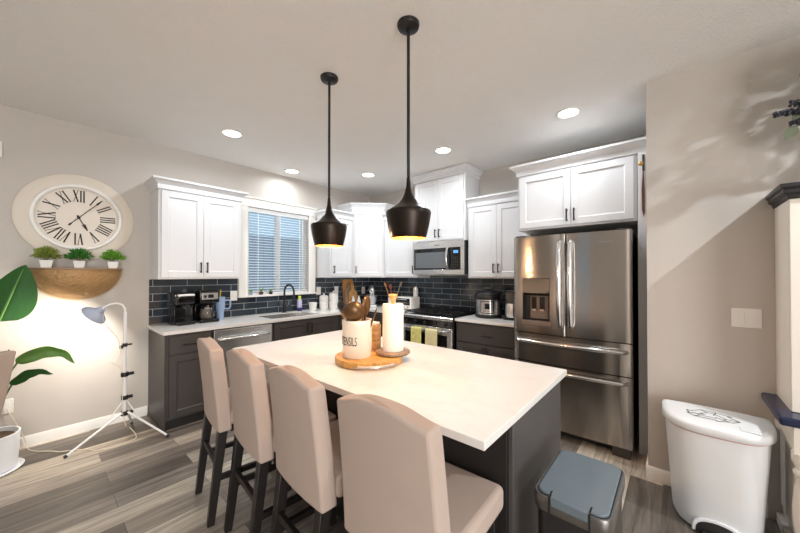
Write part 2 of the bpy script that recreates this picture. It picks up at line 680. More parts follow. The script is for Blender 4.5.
# ================================================================== CABINETS
def handle(parent, p, length, vertical=True, m=None):
    b = B()
    x, y, z = p
    L = length / 2
    if vertical:
        b.box(x - .006, y - .034, z - L, x + .006, y - .024, z + L)
        for s in (-1, 1):
            b.box(x - .005, y - .028, z + s * (L - .012) - .006, x + .005, y, z + s * (L - .012) + .006)
    else:
        b.box(x - L, y - .034, z - .006, x + L, y - .024, z + .006)
        for s in (-1, 1):
            b.box(x + s * (L - .012) - .006, y - .028, z - .005, x + s * (L - .012) + .006, y, z + .005)
    return obj('handle', b, m or M['black'], parent, bevel=.002)


def shaker(parent, name, x0, x1, z0, z1, m, fr=.058, th=.02, y=0.0):
    b = B()
    yf = y - th
    b.box(x0, yf, z0, x0 + fr, y, z1).box(x1 - fr, yf, z0, x1, y, z1)
    b.box(x0 + fr, yf, z0, x1 - fr, y, z0 + fr).box(x0 + fr, yf, z1 - fr, x1 - fr, y, z1)
    c = .008
    # chamfered inner edge and recessed panel
    a0, a1, c0, c1 = x0 + fr, x1 - fr, z0 + fr, z1 - fr
    yp = yf + .010
    outer = [(a0, yf + .001, c0), (a1, yf + .001, c0), (a1, yf + .001, c1), (a0, yf + .001, c1)]
    inner = [(a0 + c, yp, c0 + c), (a1 - c, yp, c0 + c), (a1 - c, yp, c1 - c), (a0 + c, yp, c1 - c)]
    V0 = [b.v(p) for p in outer]
    V1 = [b.v(p) for p in inner]
    for i in range(4):
        b.f([V0[i], V0[(i + 1) % 4], V1[(i + 1) % 4], V1[i]])
    b.f(V1)
    return obj(name, b, m, parent, bevel=.0018, smooth=False)


def crown_rings(x0, y0, x1, y1, z0, hgt, over, left=True, right=True):
    prof = [(0.004, 0), (.010, .010), (.012, .30), (.20, .42), (.62, .72), (.92, .80), (1.0, .84), (1.0, 1.0)]
    R = []
    for o, t in prof:
        q = o * over if o > .012 else o
        R.append([(x0 - (q if left else 0), y0 - q, z0 + t * hgt), (x1 + (q if right else 0), y0 - q, z0 + t * hgt),
                  (x1 + (q if right else 0), y1, z0 + t * hgt), (x0 - (q if left else 0), y1, z0 + t * hgt)])
    return R


def wall_cabinet(label, loc, rotz, w, h, ndoors, d=.316, crown=.095, over=.055, hside=None, left=True, right=True, hz=.10, hl=.11, ext=0.0):
    t = thing('wall_cabinet', label, 'cabinet', loc, rotz, 'white shaker wall cabinets')
    obj('body', B().box(0, 0, 0, w, d, h), M['white'], t, bevel=.0015)
    g, m = .004, .022
    dw = (w - 2 * m - g * (ndoors - 1)) / ndoors
    for i in range(ndoors):
        x0 = m + i * (dw + g)
        dr = shaker(t, 'door', x0, x0 + dw, .018, h - .022, M['white'])
        if ndoors == 2:
            hx = x0 + dw - .028 if i == 0 else x0 + .028
        else:
            hx = x0 + dw - .028 if hside == 'r' else x0 + .028
        handle(dr, (hx, -.02, .018 + hz), hl)
    if crown:
        obj('crown_moulding', B().loft(crown_rings(0, -.012, w + ext, d, h - .01, crown + .01, over, left, right)), M['white'], t, smooth=False)
    return t


UF = XW + .32
wall_cabinet('white two-door wall cabinet left of the kitchen window above the coffee makers', (UF, .783, 1.38), PI / 2, .768, .885, 2)
wall_cabinet('white one-door wall cabinet between the kitchen window and the corner cabinet', (UF, 2.79, 1.38), PI / 2, .412, .885, 1, hside='l', right=False)
wall_cabinet('white one-door wall cabinet between the corner cabinet and the microwave', (-3.396, YB - .32, 1.38), 0, .640, .885, 1, hside='r', left=False, right=False)
wall_cabinet('tall white two-door wall cabinet directly above the microwave', (-2.752, YB - .38, 1.857), 0, .794, .835, 2, d=.376, crown=.086, over=.06, hz=.09)
wall_cabinet('white two-door wall cabinet between microwave and fridge above the pressure cooker', (-1.953, YB - .32, 1.38), 0, .752, .885, 2, left=False, right=False)
wall_cabinet('wide white two-door wall cabinet directly above the steel fridge', (-1.196, 3.2, 1.863), 0, .965, .55, 2, d=.668, crown=.092, over=.062, right=False, hz=.085, hl=.115, ext=.075)

# diagonal corner wall cabinet
t = thing('corner_wall_cabinet', 'tall white diagonal wall cabinet in the corner above cutting boards', 'cabinet', (-3.753, 3.206, 1.38), 0, 'white shaker wall cabinets')
dx, dy = .353, .346
pent = [(-.316, 0), (0, 0), (dx, dy), (dx, .664), (-.316, .664)]
h = 1.05
obj('body', B().prism(pent, 'z', 0, h), M['white'], t)
ang = math.atan2(dy, dx)
dl = math.hypot(dx, dy)
hold = shaker(t, 'door', .035, dl - .035, .018, h - .022, M['white'])
hold.rotation_euler = (0, 0, ang)
handle(hold, (.063, -.02, .12), .11)
R = []
for o, zz in ((.004, 0), (.010, .01), (.012, .03), (.02, .045), (.04, .075), (.052, .082), (.055, .1)):
    k = o * .41
    s2 = o * .707
    R.append([(-.316, -o, h - .01 + zz), (k, -o, h - .01 + zz), (dx + o, dy - k, h - .01 + zz), (dx + o, .664, h - .01 + zz), (-.316, .664, h - .01 + zz)])
obj('crown_moulding', B().loft(R), M['white'], t, smooth=False)


def base_cabinet(label, loc, rotz, w, fronts, d=.605, h=.882, endpanel=None, opentop=False):
    t = thing('base_cabinet', label, 'cabinet', loc, rotz, 'charcoal base cabinets')
    b = B()
    if opentop:
        b.box(0, 0, .105, w, .02, h).box(0, d - .02, .105, w, d, h).box(0, .02, .105, .02, d - .02, h).box(w - .02, .02, .105, w, d - .02, h).box(.02, .02, .105, w - .02, d - .02, .125)
    else:
        b.box(0, 0, .105, w, d, h)
    obj('body', b, M['grey'], t, bevel=0 if opentop else .0015)
    obj('toe_kick', B().box(0.0, .065, 0.0, w, d, .104), M['toe'], t)
    if endpanel:
        obj('end_panel', B().box(-.012, .0, 0, -.0005, d, h), M['grey'], t, bevel=.001)
        obj('shoe_moulding', B().box(-.024, .0, 0, -.0125, d - .015, .016), M['grey'], t, bevel=.003)
    for kind, x0, x1, z0, z1, hp in fronts:
        if kind == 'drawer':
            o = obj('drawer', B().box(x0, -.02, z0, x1, 0, z1), M['grey'], t, bevel=.002)
        else:
            o = shaker(t, 'door', x0, x1, z0, z1, M['grey'])
        if hp:
            handle(o, (hp[0], -.02, hp[1]), .13, hp[2] == 'v')
    return t


BF = XW + .61
base_cabinet('charcoal base cabinet at the left end of the counter below the coffee makers', (BF, .785, 0), PI / 2, .370,
             [('drawer', .02, .35, .70, .86, (.185, .78, 'h')), ('door', .02, .35, .125, .685, None)], endpanel=True)
base_cabinet('charcoal sink base cabinet under the sink right of the dishwasher', (BF, 1.775, 0), PI / 2, .94,
             [('door', .02, .468, .125, .86, (.44, .77, 'v')), ('door', .472, .92, .125, .86, (.5, .77, 'v'))], opentop=True)
# corner base: L shaped box that fills the inner corner
t = thing('corner_base_cabinet', 'charcoal corner base cabinet between the sink base and the range', 'cabinet', (XW + .003, 2.72, 0), 0, 'charcoal base cabinets')
Lp = [(0, 0), (.607, 0), (.607, .53), (1.31, .53), (1.31, 1.14), (0, 1.14)]
obj('body', B().prism(Lp, 'z', .105, .882), M['grey'], t)
Lt = [(0, 0), (.54, 0), (.54, .6), (1.31, .6), (1.31, 1.14), (0, 1.14)]
obj('toe_kick', B().prism(Lt, 'z', 0, .104), M['toe'], t)
d1 = shaker(t, 'door', .02, .46, .125, .86, M['grey'])
d1.rotation_euler = (0, 0, PI / 2)
d1.location = (.607, 0, 0)
d2 = shaker(t, 'door', .66, 1.29, .125, .86, M['grey'])
d2.location = (0, .53, 0)
base_cabinet('charcoal base cabinet between range and fridge with one drawer above two doors', (-1.953, YB - .61, 0), 0, .785,
             [('drawer', .02, .765, .66, .86, (.40, .75, 'h')),
              ('door', .02, .39, .125, .645, (.362, .56, 'v')), ('door', .394, .765, .125, .645, (.422, .56, 'v'))])

# counters
CX = XW + .645
SX0, SX1, SY0, SY1 = XW + .13, XW + .56, 1.80, 2.44
b = B()
z0, z1 = .884, .914
xa = XW + .001
b.box(xa, .758, z0, CX, SY0, z1).box(xa, SY1, z0, CX, YB - .001, z1)
b.box(xa, SY0, z0, SX0, SY1, z1).box(SX1, SY0, z0, CX, SY1, z1)
b.box(CX, YB - .645, z0, -2.757, YB - .001, z1)
tag(obj('countertop', b, M['quartz']), 'long white quartz countertop running from the coffee makers past the sink to the range', 'countertop')
tag(obj('countertop', B().box(-1.952, YB - .645, z0, -1.168, YB - .001, z1), M['quartz'], bevel=.002),
    'short white quartz countertop between the range and the fridge', 'countertop')

# sink
sk = thing('kitchen_sink', 'steel sink basin set into the white counter under the window', 'sink', ((SX0 + SX1) / 2, (SY0 + SY1) / 2, .70))
b = B()
hx, hy = (SX1 - SX0) / 2 - .002, (SY1 - SY0) / 2 - .002
th = .006
b.box(-hx, -hy, .0, hx, hy, th)
b.box(-hx, -hy, th, -hx + th, hy, .205).box(hx - th, -hy, th, hx, hy, .205)
b.box(-hx + th, -hy, th, hx - th, -hy + th, .205).box(-hx + th, hy - th, th, hx - th, hy, .205)
obj('basin', b, M['steel'], sk)
obj('drain', B().lathe([(.04, th), (.04, th + .004), (.03, th + .004), (.028, th + .001)], seg=24), M['chrome'], sk)

fc = thing('kitchen_faucet', 'matte black gooseneck faucet behind the sink', 'faucet', (XW + .085, 2.22, .9145))
obj('base', B().lathe([(.028, 0), (.028, .008), (.02, .014), (.02, .10), (.016, .11)], seg=20), M['black'], fc)
pts = [(0, 0, .1), (0, 0, .27)] + [(.085 - .085 * math.cos(a), 0.02 * (1 - math.cos(a)), .27 + .105 * math.sin(a)) for a in [PI * i / 12 for i in range(1, 13)]] + [(.17, .04, .23)]
obj('spout', B().tube(pts, .0125, 12), M['black'], fc)
obj('spray_head', B().cyl((.17, .04, .235), (.172, .04, .15), .016, .019), M['black'], fc)
obj('lever', B().tube([(0, .018, .07), (0, .05, .078), (.01, .11, .10)], [.009, .008, .006]), M['black'], fc)

# ================================================================== APPLIANCES
# dishwasher
dw = thing('dishwasher', 'stainless steel dishwasher under the counter left of the sink', 'dishwasher', (BF, 1.163, 0), PI / 2)
obj('tub', B().box(0, .01, .10, .604, .59, .88), M['dark'], dw)
obj('door', B().box(.004, -.03, .115, .60, .008, .872), M['steel'], dw, bevel=.004)
obj('toe_panel', B().box(.01, .05, 0, .594, .07, .1), M['toe'], dw)
pts = [(.05, -.032, .775), (.055, -.06, .778), (.10, -.075, .78)] + [(.10 + .4 * i / 6, -.075 - .012 * math.sin(PI * i / 6), .78) for i in range(1, 7)] + [(.549, -.06, .778), (.554, -.032, .775)]
obj('handle', B().tube(pts, .014, 12), M['chrome'], dw)

# range
rg = thing('gas_range', 'black and stainless steel gas range below the microwave', 'range', (-2.752, 3.215, 0))
RW = .794
obj('body', B().box(.004, .0, .05, RW - .004, .645, .895), M['gloss'], rg, bevel=.002)
obj('toe_panel', B().box(.02, .05, 0, RW - .02, .6, .049), M['toe'], rg)
obj('cooktop', B().box(.0, -.02, .896, RW, .645, .918), M['gloss'], rg, bevel=.003)
obj('front_trim', B().prism([(-.034, .872), (-.021, .872), (-.021, .917), (-.034, .905)], 'x', .0, RW), M['steel'], rg, bevel=.002)
obj('control_panel', B().prism([(-.03, .80), (-.001, .80), (-.001, .871), (-.02, .871)], 'x', .004, RW - .004), M['gloss'], rg, bevel=.002)
for i in range(5):
    x = .1 + i * .1485
    obj('knob', B().cyl((x, -.026, .836), (x, -.05, .833), .02, .017), M['dark'], rg, bevel=.002)
b = B()
b.box(.006, -.03, .25, .075, -.001, .79).box(RW - .075, -.03, .25, RW - .006, -.001, .79)
b.box(.075, -.03, .70, RW - .075, -.001, .79).box(.075, -.03, .25, RW - .075, -.001, .33)
od = obj('oven_door', b, M['steel'], rg, bevel=.003)
obj('oven_window', B().box(.076, -.025, .331, RW - .076, -.004, .699), M['glassd'], od)
b = B()
b.cyl((.05, -.065, .752), (RW - .05, -.065, .752), .011)
for x in (.065, RW - .065):
    b.box(x - .01, -.062, .744, x + .01, -.03, .76)
obj('oven_handle', b, M['chrome'], od)
obj('drawer', B().box(.006, -.028, .06, RW - .006, -.001, .24), M['steel'], rg, bevel=.003)
for k in range(3):
    x0 = .03 + k * .247
    b = B()
    x1 = x0 + .24
    for x in (x0 + .006, x1 - .006):
        b.box(x - .006, .03, .935, x + .006, .60, .948)
    for y in (.036, .17, .315, .46, .594):
        b.box(x0, y - .006, .935, x1, y + .006, .948)
    b.box((x0 + x1) / 2 - .006, .03, .936, (x0 + x1) / 2 + .006, .6, .949)
    for x in (x0 + .006, x1 - .006):
        for y in (.036, .315, .594):
            b.box(x - .007, y - .007, .9181, x + .007, y + .007, .936)
    obj('grate', b, M['black'], rg, bevel=.002)
for x, y in ((.15, .17), (.15, .46), (.397, .315), (.64, .17), (.64, .46)):
    obj('burner', B().lathe([(.05, 0), (.05, .006), (.036, .009), (.034, .014), (0, .015)], (x, y, .9181), 24), M['dark'], rg)


def towel(label, x, w, m, zlow, zback):
    # folded over the oven handle: front flap, bend and back flap
    t = thing('dish_towel', label, 'towel', (x, 3.215 - .065, .752), 0, 'dish towels on the oven handle')
    g = []
    path = [(-.0175 - .006, zlow)] + [(-.0175 - .006 * (1 - i / 6), zlow + (0 - zlow) * i / 6) for i in range(1, 7)]
    path += [(.0165 * math.cos(a) * 1.06, .0165 * math.sin(a)) for a in [PI - PI * i / 8 for i in range(1, 9)]]
    path += [(.0175, zback * i / 4) for i in range(1, 5)]
    for (yy, zz) in path:
        row = []
        for j in range(13):
            u = j / 12
            row.append((-w / 2 + w * u, yy + (.003 * math.sin(u * 9 + zz * 7) if zz < -.03 and yy < 0 else 0), zz))
        g.append(row)
    obj('cloth', B().sheet(g, .004), m, t)
    return t


towel('yellow patterned dish towel on the oven handle, left of the cream one', -2.752 + .30, .16, M['towely'], -.36, -.03)
towel('cream and yellow dish towel on the oven handle, right of the patterned one', -2.752 + .53, .17, M['towelc'], -.35, -.03)

# microwave
mw = thing('microwave', 'stainless steel microwave with grey glass door mounted over the range', 'microwave', (-2.75, YB - .40, 1.425))
MW, MH = .79, .428
obj('body', B().box(.006, .0, .0, MW - .006, .398, MH), M['dark'], mw)
b = B()
b.box(0, -.03, .0, MW, -.001, .062).box(0, -.03, MH - .085, MW, -.001, MH)
b.box(0, -.03, .062, .022, -.001, MH - .085).box(MW - .04, -.03, .062, MW, -.001, MH - .085)
obj('front_frame', b, M['steel'], mw, bevel=.002)
obj('door', B().box(.0225, -.024, .0625, .575, -.002, MH - .0855), M['glassd'], mw)
obj('door_window', B().box(.045, -.0262, .085, .53, -.0241, MH - .135), M['microglass'], mw)
obj('control_panel', B().box(.5755, -.024, .0625, MW - .0405, -.002, MH - .0855), M['gloss'], mw)
obj('display', B().box(.645, -.0255, .27, .715, -.0242, .305), M['lcd'], mw)
b = B()
for i in range(3):
    for j in range(5):
        b.box(.645 + i * .026, -.0252, .09 + j * .03, .661 + i * .026, -.0242, .104 + j * .03)
obj('keypad', b, M['dsteel'], mw)
pts = [(.572, -.03, .075), (.572, -.052, .085)] + [(.572, -.056 - .02 * math.sin(PI * i / 8), .09 + .235 * i / 8) for i in range(9)] + [(.572, -.052, .33), (.572, -.03, .34)]
obj('handle', B().tube(pts, .015, 12), M['chrome'], mw)
text('logo', 'Whirlpool', .022, M['ink'], mw, lambda x, y, z: (.40 + x, -.0306 - z, MH - .045 + y), .0004)

# fridge
fr = thing('refrigerator', 'stainless steel french-door fridge with two bottom drawers and water dispenser', 'refrigerator', (-1.163, 2.99, 0))
FW = .911
SP = .455
obj('body', B().box(.012, .075, .07, FW - .012, .80, 1.765), M['dsteel'], fr, bevel=.004)


def yf(x):
    return -.018 * math.sin(PI * min(1, max(0, x / FW)))


def front(name, x0, x1, z0, z1, hole=None):
    n = 10
    xs = [x0 + (x1 - x0) * i / n for i in range(n + 1)]
    zs = [z0, z1]
    if hole:
        xs = sorted(set([round(x, 4) for x in xs if abs(x - hole[0]) > .02 and abs(x - hole[1]) > .02] + [hole[0], hole[1]]))
        zs = [z0, hole[2], hole[3], z1]
    b = B()
    r = .010

    def yy(x):
        e = min(x - x0, x1 - x)
        return yf(x) + (r * (1 - e / r) ** 2 if e < r else 0)
    xs = [x0, x0 + .003, x0 + .01] + [x for x in xs if x0 + .012 < x < x1 - .012] + [x1 - .01, x1 - .003, x1]
    V = [[b.v((x, yy(x), z)) for z in zs] for x in xs]
    for i in range(len(xs) - 1):
        for j in range(len(zs) - 1):
            xm, zm = (xs[i] + xs[i + 1]) / 2, (zs[j] + zs[j + 1]) / 2
            if hole and hole[0] < xm < hole[1] and hole[2] < zm < hole[3]:
                continue
            b.f([V[i][j], V[i + 1][j], V[i + 1][j + 1], V[i][j + 1]])
    yb = .068
    bk = [b.v(p) for p in ((x0, yb, z0), (x1, yb, z0), (x1, yb, z1), (x0, yb, z1))]
    b.f([V[0][0]] + [V[i][0] for i in range(1, len(xs))] + [bk[1], bk[0]])
    b.f([V[0][-1]] + [V[i][-1] for i in range(1, len(xs))] + [bk[2], bk[3]])
    b.f([v for v in V[0]] + [bk[3], bk[0]])
    b.f([v for v in V[-1]] + [bk[2], bk[1]])
    b.f(bk)
    bmesh.ops.remove_doubles(b.bm, verts=b.bm.verts, dist=1e-5)
    return obj(name, b, M['fsteel'], fr, angle=50)


H = (.086, .325, .995, 1.395)
ld = front('door', 0, SP - .003, .898, 1.775, H)
rd = front('door', SP + .003, FW, .898, 1.775)
d1 = front('drawer', 0, FW, .640, .890)
d2 = front('drawer', 0, FW, .085, .632)
# dispenser: bezel, cavity box, control band, paddles, tray
dp = obj('dispenser', B().box(H[0], .050, H[2], H[1], .055, H[3]).box(H[0], yf(.1) - .0, H[2], H[0] + .003, .05, H[3])
         .box(H[1] - .003, yf(.3), H[2], H[1], .05, H[3]).box(H[0], yf(.2) - .004, H[3] - .004, H[1], .05, H[3]).box(H[0], yf(.2), H[2], H[1], .05, H[2] + .004), M['dark'], fr)
obj('control_panel', B().prism([(-.02, 1.26), (.045, 1.235), (.045, 1.388), (-.004, 1.388)], 'x', H[0] + .004, H[1] - .004), M['dsteel'], dp)
obj('recess_back', B().box(H[0] + .06, .024, H[2] + .03, H[1] - .02, .05, 1.23), M['dispw'], dp, bevel=.004)
for x in (.162, .232):
    pd = obj('paddle', B().box(x, .012, 1.10, x + .042, .0235, 1.222), M['gloss'], dp, bevel=.003)
    obj('paddle_tip', B().box(x + .004, .008, 1.098, x + .038, .0118, 1.112), M['chrome'], pd)
obj('drip_tray', B().box(H[0] - .004, -.024, H[2] - .024, H[1] + .004, .05, H[2] + .012), M['dispw'], dp, bevel=.004)


def bow(parent, a, bb_, off, r=.013):
    A, C = Vector(a), Vector(bb_)
    pts = []
    n = 14
    pts.append(A)
    for i in range(n + 1):
        s = i / n
        p = A.lerp(C, .03 + .94 * s)
        p.y -= off * (.62 + .38 * math.sin(PI * s))
        pts.append(p)
    pts.append(C)
    return obj('handle', B().tube(pts, r, 12), M['chrome'], parent)


bow(ld, (SP - .042, yf(.42), .98), (SP - .042, yf(.42), 1.71), .058, .020)
bow(rd, (SP + .042, yf(.42), .98), (SP + .042, yf(.42), 1.71), .058, .020)
bow(d1, (.035, yf(.035) - .002, .825), (FW - .035, yf(.035) - .002, .825), .06, .016)
bow(d2, (.035, yf(.035) - .002, .585), (FW - .035, yf(.035) - .002, .585), .06, .016)
text('logo', 'Whirlpool', .028, M['chrome'], fr, lambda x, y, z: (.735 + x, yf(.735) - .0012 - z, 1.69 + y), .0005)
for x in (.05, FW - .05):
    obj('hinge_cover', B().box(x - .045, .03, 1.7755, x + .045, .16, 1.79), M['dark'], fr, bevel=.004)
for x in (.06, FW - .09):
    obj('foot', B().box(x - .045, .02, .0, x + .075, .13, .069), M['dsteel'], fr, bevel=.003)
obj('base_grille', B().box(.14, .10, .006, FW - .14, .14, .069), M['toe'], fr)

# ================================================================== ISLAND
il = thing('kitchen_island', 'charcoal kitchen island with a long white quartz top', 'island', (-1.39, 1.40, 0))
IX0, IX1, IY0, IY1 = -2.337 + 1.39, -.446 + 1.39, .91 - 1.40, 1.89 - 1.40
obj('island_top', B().box(IX0, IY0, .884, IX1, IY1, .914), M['quartz'], il, bevel=.0025)
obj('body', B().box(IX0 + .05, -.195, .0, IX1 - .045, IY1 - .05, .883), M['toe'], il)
obj('end_panel', B().box(IX1 - .0445, -.20, 0, IX1 - .025, IY1 - .03, .883), M['island'], il, bevel=.002)
obj('end_panel', B().box(IX0 + .025, -.20, 0, IX0 + .0495, IY1 - .03, .883), M['island'], il, bevel=.002)
obj('back_panel', B().box(IX0 + .05, -.212, 0, IX1 - .0455, -.1955, .883), M['toe'], il, bevel=.001)  # near-black colour carries the shade under the overhanging top
for i in range(3):
    x0 = IX0 + .06 + i * .59
    sh = B()
    y1 = IY1 - .049
    sh.box(x0, y1, .12, x0 + .58, y1 + .02, .87)
    obj('door', sh, M['grey'], il, bevel=.002)

# ================================================================== STOOLS
def stool():
    t = thing('counter_stool', '', 'stool', (0, 0, 0), 0, 'beige counter stools along the island')
    w = .222
    # seat cushion
    b = B()
    b.box(-w, -.188, .545, w, .172, .637)
    obj('seat', b, M['fabric'], t, bevel=.022, seg=3)
    # backrest with a raised wave top
    n = 16
    rows = []
    for k in range(9):
        s = k / 8
        row_f, row_b = [], []
        for i in range(n + 1):
            u = -1 + 2 * i / n
            top = 1.034 - .030 * (1 - math.cos(PI * min(1, abs(u) ** 1.4))) / 2 * 1.15
            z = .515 + (top - .515) * s
            y = -.200 - .050 * ((z - .515) / .5) ** 1.3 + .012 * u * u
            hwid = .208 - .014 * s
            row_b.append((u * hwid, y - .062, z))
            row_f.append((u * hwid, y + .010, z))
        rows.append(row_f + list(reversed(row_b)))
    obj('backrest', B().loft(rows), M['fabric'], t, bevel=.012, seg=3)
    # legs
    for sx in (-1, 1):
        obj('leg', B().bar((sx * .175, -.225, .52), (sx * .180, -.285, 0), .044, .05, .034, .036), M['leg'], t, bevel=.003)
        obj('leg', B().bar((sx * .175, .15, .545), (sx * .180, .165, 0), .044, .044, .034, .034), M['leg'], t, bevel=.003)
        obj('side_stretcher', B().bar((sx * .177, -.25, .25), (sx * .177, .145, .25), .022, .03).box(sx * .177 - .011, -.25, .235, sx * .177 + .011, .14, .265), M['leg'], t)
    obj('front_stretcher', B().box(-.16, .143, .20, .16, .168, .235), M['leg'], t, bevel=.002)
    obj('rear_stretcher', B().box(-.16, -.262, .31, .16, -.24, .34), M['leg'], t, bevel=.002)
    obj('seat_frame', B().box(-.19, -.185, .505, .19, .175, .544), M['leg'], t)
    return t


st = stool()
st.location = (-.706, .990, 0)
st.rotation_euler = (0, 0, .03)
st['label'] = 'beige counter stool nearest the trash can, its seat showing under the island'
dup(st, (-1.200, .985, 0), -.08, 'beige counter stool second from the trash can, next to the nearest stool')
dup(st, (-1.685, .985, 0), -.10, 'beige counter stool third from the trash can, at the island corner')
dup(st, (-2.150, .975, 0), -.13, 'beige counter stool farthest from the trash can, at the left of the row')

# chair at the left frame edge
ch = thing('dining_chair', 'taupe upholstered dining chair with nailhead trim in front of the white plant pot', 'chair', (-3.13, -.475, 0), 2.285)
ch.scale = (1, 1, .955)
# local: chair faces +y, back at -y
def side_profile(th):
    pts = []
    for i in range(11):
        s = i / 10
        pts.append((-.20 - .09 * s ** 1.5 - .02 * math.sin(PI * s), .44 + .575 * s))
    return pts
prof = side_profile(0)
rows = []
for (y, z) in prof:
    w = .20 + .035 * (z - .44) / .57
    rows.append([(-w, y, z), (w, y, z), (w, y - .075, z), (-w, y - .075, z)])
cb = obj('backrest', B().loft(rows), M['fabric2'], ch, bevel=.014, seg=3)
b = B()
for sx in (-1, 1):
    for i in range(30):
        s = i / 29
        k = s * 10
        j = min(int(k), 9)
        y = prof[j][0] + (prof[j + 1][0] - prof[j][0]) * (k - j)
        z = prof[j][1] + (prof[j + 1][1] - prof[j][1]) * (k - j)
        w = .20 + .035 * (z - .44) / .57
        b.ell((sx * (w + .0005), y - .018, z), (.003, .005, .005), 8, 4)
obj('nailhead_trim', b, M['dark'], cb)
obj('seat', B().box(-.235, -.20, .40, .235, .27, .49), M['fabric2'], ch, bevel=.025, seg=3)
for sx in (-1, 1):
    obj('leg', B().bar((sx * .195, .22, .40), (sx * .20, .235, 0), .042, .042, .03, .03), M['leg'], ch, bevel=.003)
    obj('leg', B().bar((sx * .18, -.18, .40), (sx * .185, -.25, 0), .042, .042, .03, .03), M['leg'], ch, bevel=.003)
obj('seat_frame', B().box(-.20, -.17, .355, .20, .23, .399), M['leg'], ch)

# ================================================================== CEILING LIGHTS
def downlight(x, y, w, label, r=.075, size=.14):
    t = thing('recessed_light', label, 'ceiling light', (x, y, HC - .0005), 0, 'recessed ceiling lights')
    obj('trim_ring', B().lathe([(r + .02, 0), (r + .018, -.006), (r + .002, -.009), (r, -.004), (r, 0)], seg=40, cap=False), M['trim'], t)
    obj('lens', B().lathe([(.001, -.003), (r - .002, -.003), (r - .001, -.0005), (.001, -.0005)], seg=40, cap=False), M['lens'], t)
    lamp('can_light', 'AREA', (0, 0, -.012), w, CAN, t, shape='DISK', size=size, spread=math.radians(165))
    return t


for (x, y, w), lb in zip(CANS_SEEN, (
        'round recessed ceiling light nearest the wall clock, left of both pendants',
        'round recessed ceiling light in front of the kitchen window',
        'round recessed ceiling light between the pendant rods near the back corner',
        'round recessed ceiling light in front of the cabinet above the microwave',
        'round recessed ceiling light in front of the fridge cabinet')):
    downlight(x, y, w, lb)
downlight(*CAN_HUTCH, 'round recessed ceiling light outside the frame, in front of the cream hutch', size=.07)
for (x, y, w), lb in zip(CANS_FILL, ('added fill light shaped as a recessed ceiling light, unseen behind the camera on the hutch side', 'added fill light shaped as a recessed ceiling light, unseen behind the camera on the clock side')):
    downlight(x, y, w, lb)


def pendant(loc, label):
    t = thing('pendant_lamp', label, 'pendant lamp', loc, 0, 'black pendants over the island')
    z0 = 1.622 - HC
    out = [(.094, 0), (.1, .02), (.112, .07), (.120, .12), (.1225, .138), (.119, .147), (.104, .157), (.08, .17), (.056, .189), (.037, .213), (.023, .242), (.014, .278), (.009, .33)]
    inn = [(.091, .0005), (.097, .021), (.108, .07), (.1155, .12), (.1165, .136), (.112, .143), (.098, .152), (.074, .165), (.05, .184), (.031, .208)]
    obj('canopy', B().lathe([(.001, -.03), (.04, -.03), (.056, -.022), (.06, -.01), (.06, 0), (.001, 0)], seg=36), M['black'], t)
    obj('rod', B().cyl((0, 0, -.028), (0, 0, z0 + .34), .0085), M['black'], t)
    sh = obj('shade', B().lathe([(r, z0 + z) for r, z in out] + [(.002, z0 + .35)] + [(.002, z0 + .30)] + [(r + .0012, z0 + z) for r, z in reversed(inn)] + [(.094, z0)], seg=48, cap=False), M['pend'], t)
    obj('lining', B().lathe([(r, z0 + z) for r, z in inn], seg=48, cap=False), M['gold'], sh)
    obj('bulb', B().ell((0, 0, z0 + .062), (.03, .03, .04), 20, 10), M['bulb'], t)
    obj('socket', B().cyl((0, 0, z0 + .10), (0, 0, z0 + .20), .018, .015), M['black'], t)
    lamp('pendant_light', 'POINT', (0, 0, z0 + .004), PENDANT_W, (1.0, .63, .34), t, shadow_soft_size=.03)
    return t


pendant((-1.087, 1.323, HC - .0005), 'black pendant lamp over the island, the one nearer the fridge')
pendant((-1.795, 1.327, HC - .0005), 'black pendant lamp over the island, the one nearer the kitchen window')

# ================================================================== LEFT WALL: clock, shelf, plants, lamp
ck = thing('wall_clock', 'large round cream wall clock with black roman numerals', 'clock', (XW + .001, .264, 1.937))
def disc(prof, seg=72, closed=False):
    # lathe around x (facing +x): profile of (r, x)
    b = B()
    b.M = Matrix.Rotation(PI / 2, 4, 'Y')
    b.lathe(prof, seg=seg, closed=closed)
    return b
obj('outer_frame', disc([(.29, 0), (.386, 0), (.384, .010), (.365, .018), (.30, .028), (.29, .028)], closed=True), M['clockr'], ck)
obj('bezel', disc([(.262, .0), (.298, .0), (.298, .036), (.288, .048), (.272, .048), (.262, .036)], closed=True), M['clockw'], ck)
obj('face', disc([(.001, .012), (.2615, .012), (.2615, .020), (.001, .020)]), M['clockf'], ck)
b = B()
fx = .0201


def stroke(b, ang, p, q, w):
    # segment in numeral space: u right, r radial out; placed on the dial at clock angle ang
    (u0, r0), (u1, r1) = p, q
    d = Vector((u1 - u0, r1 - r0)).normalized()
    n = Vector((-d.y, d.x)) * w / 2
    pts = [(u0 + n.x, r0 + n.y), (u1 + n.x, r1 + n.y), (u1 - n.x, r1 - n.y), (u0 - n.x, r0 - n.y)]
    pr = []
    for u, r in pts:
        y = u * math.cos(ang) + r * math.sin(ang)
        z = -u * math.sin(ang) + r * math.cos(ang)
        pr.append((y, z))
    b.prism(pr, 'x', fx, fx + .0018)


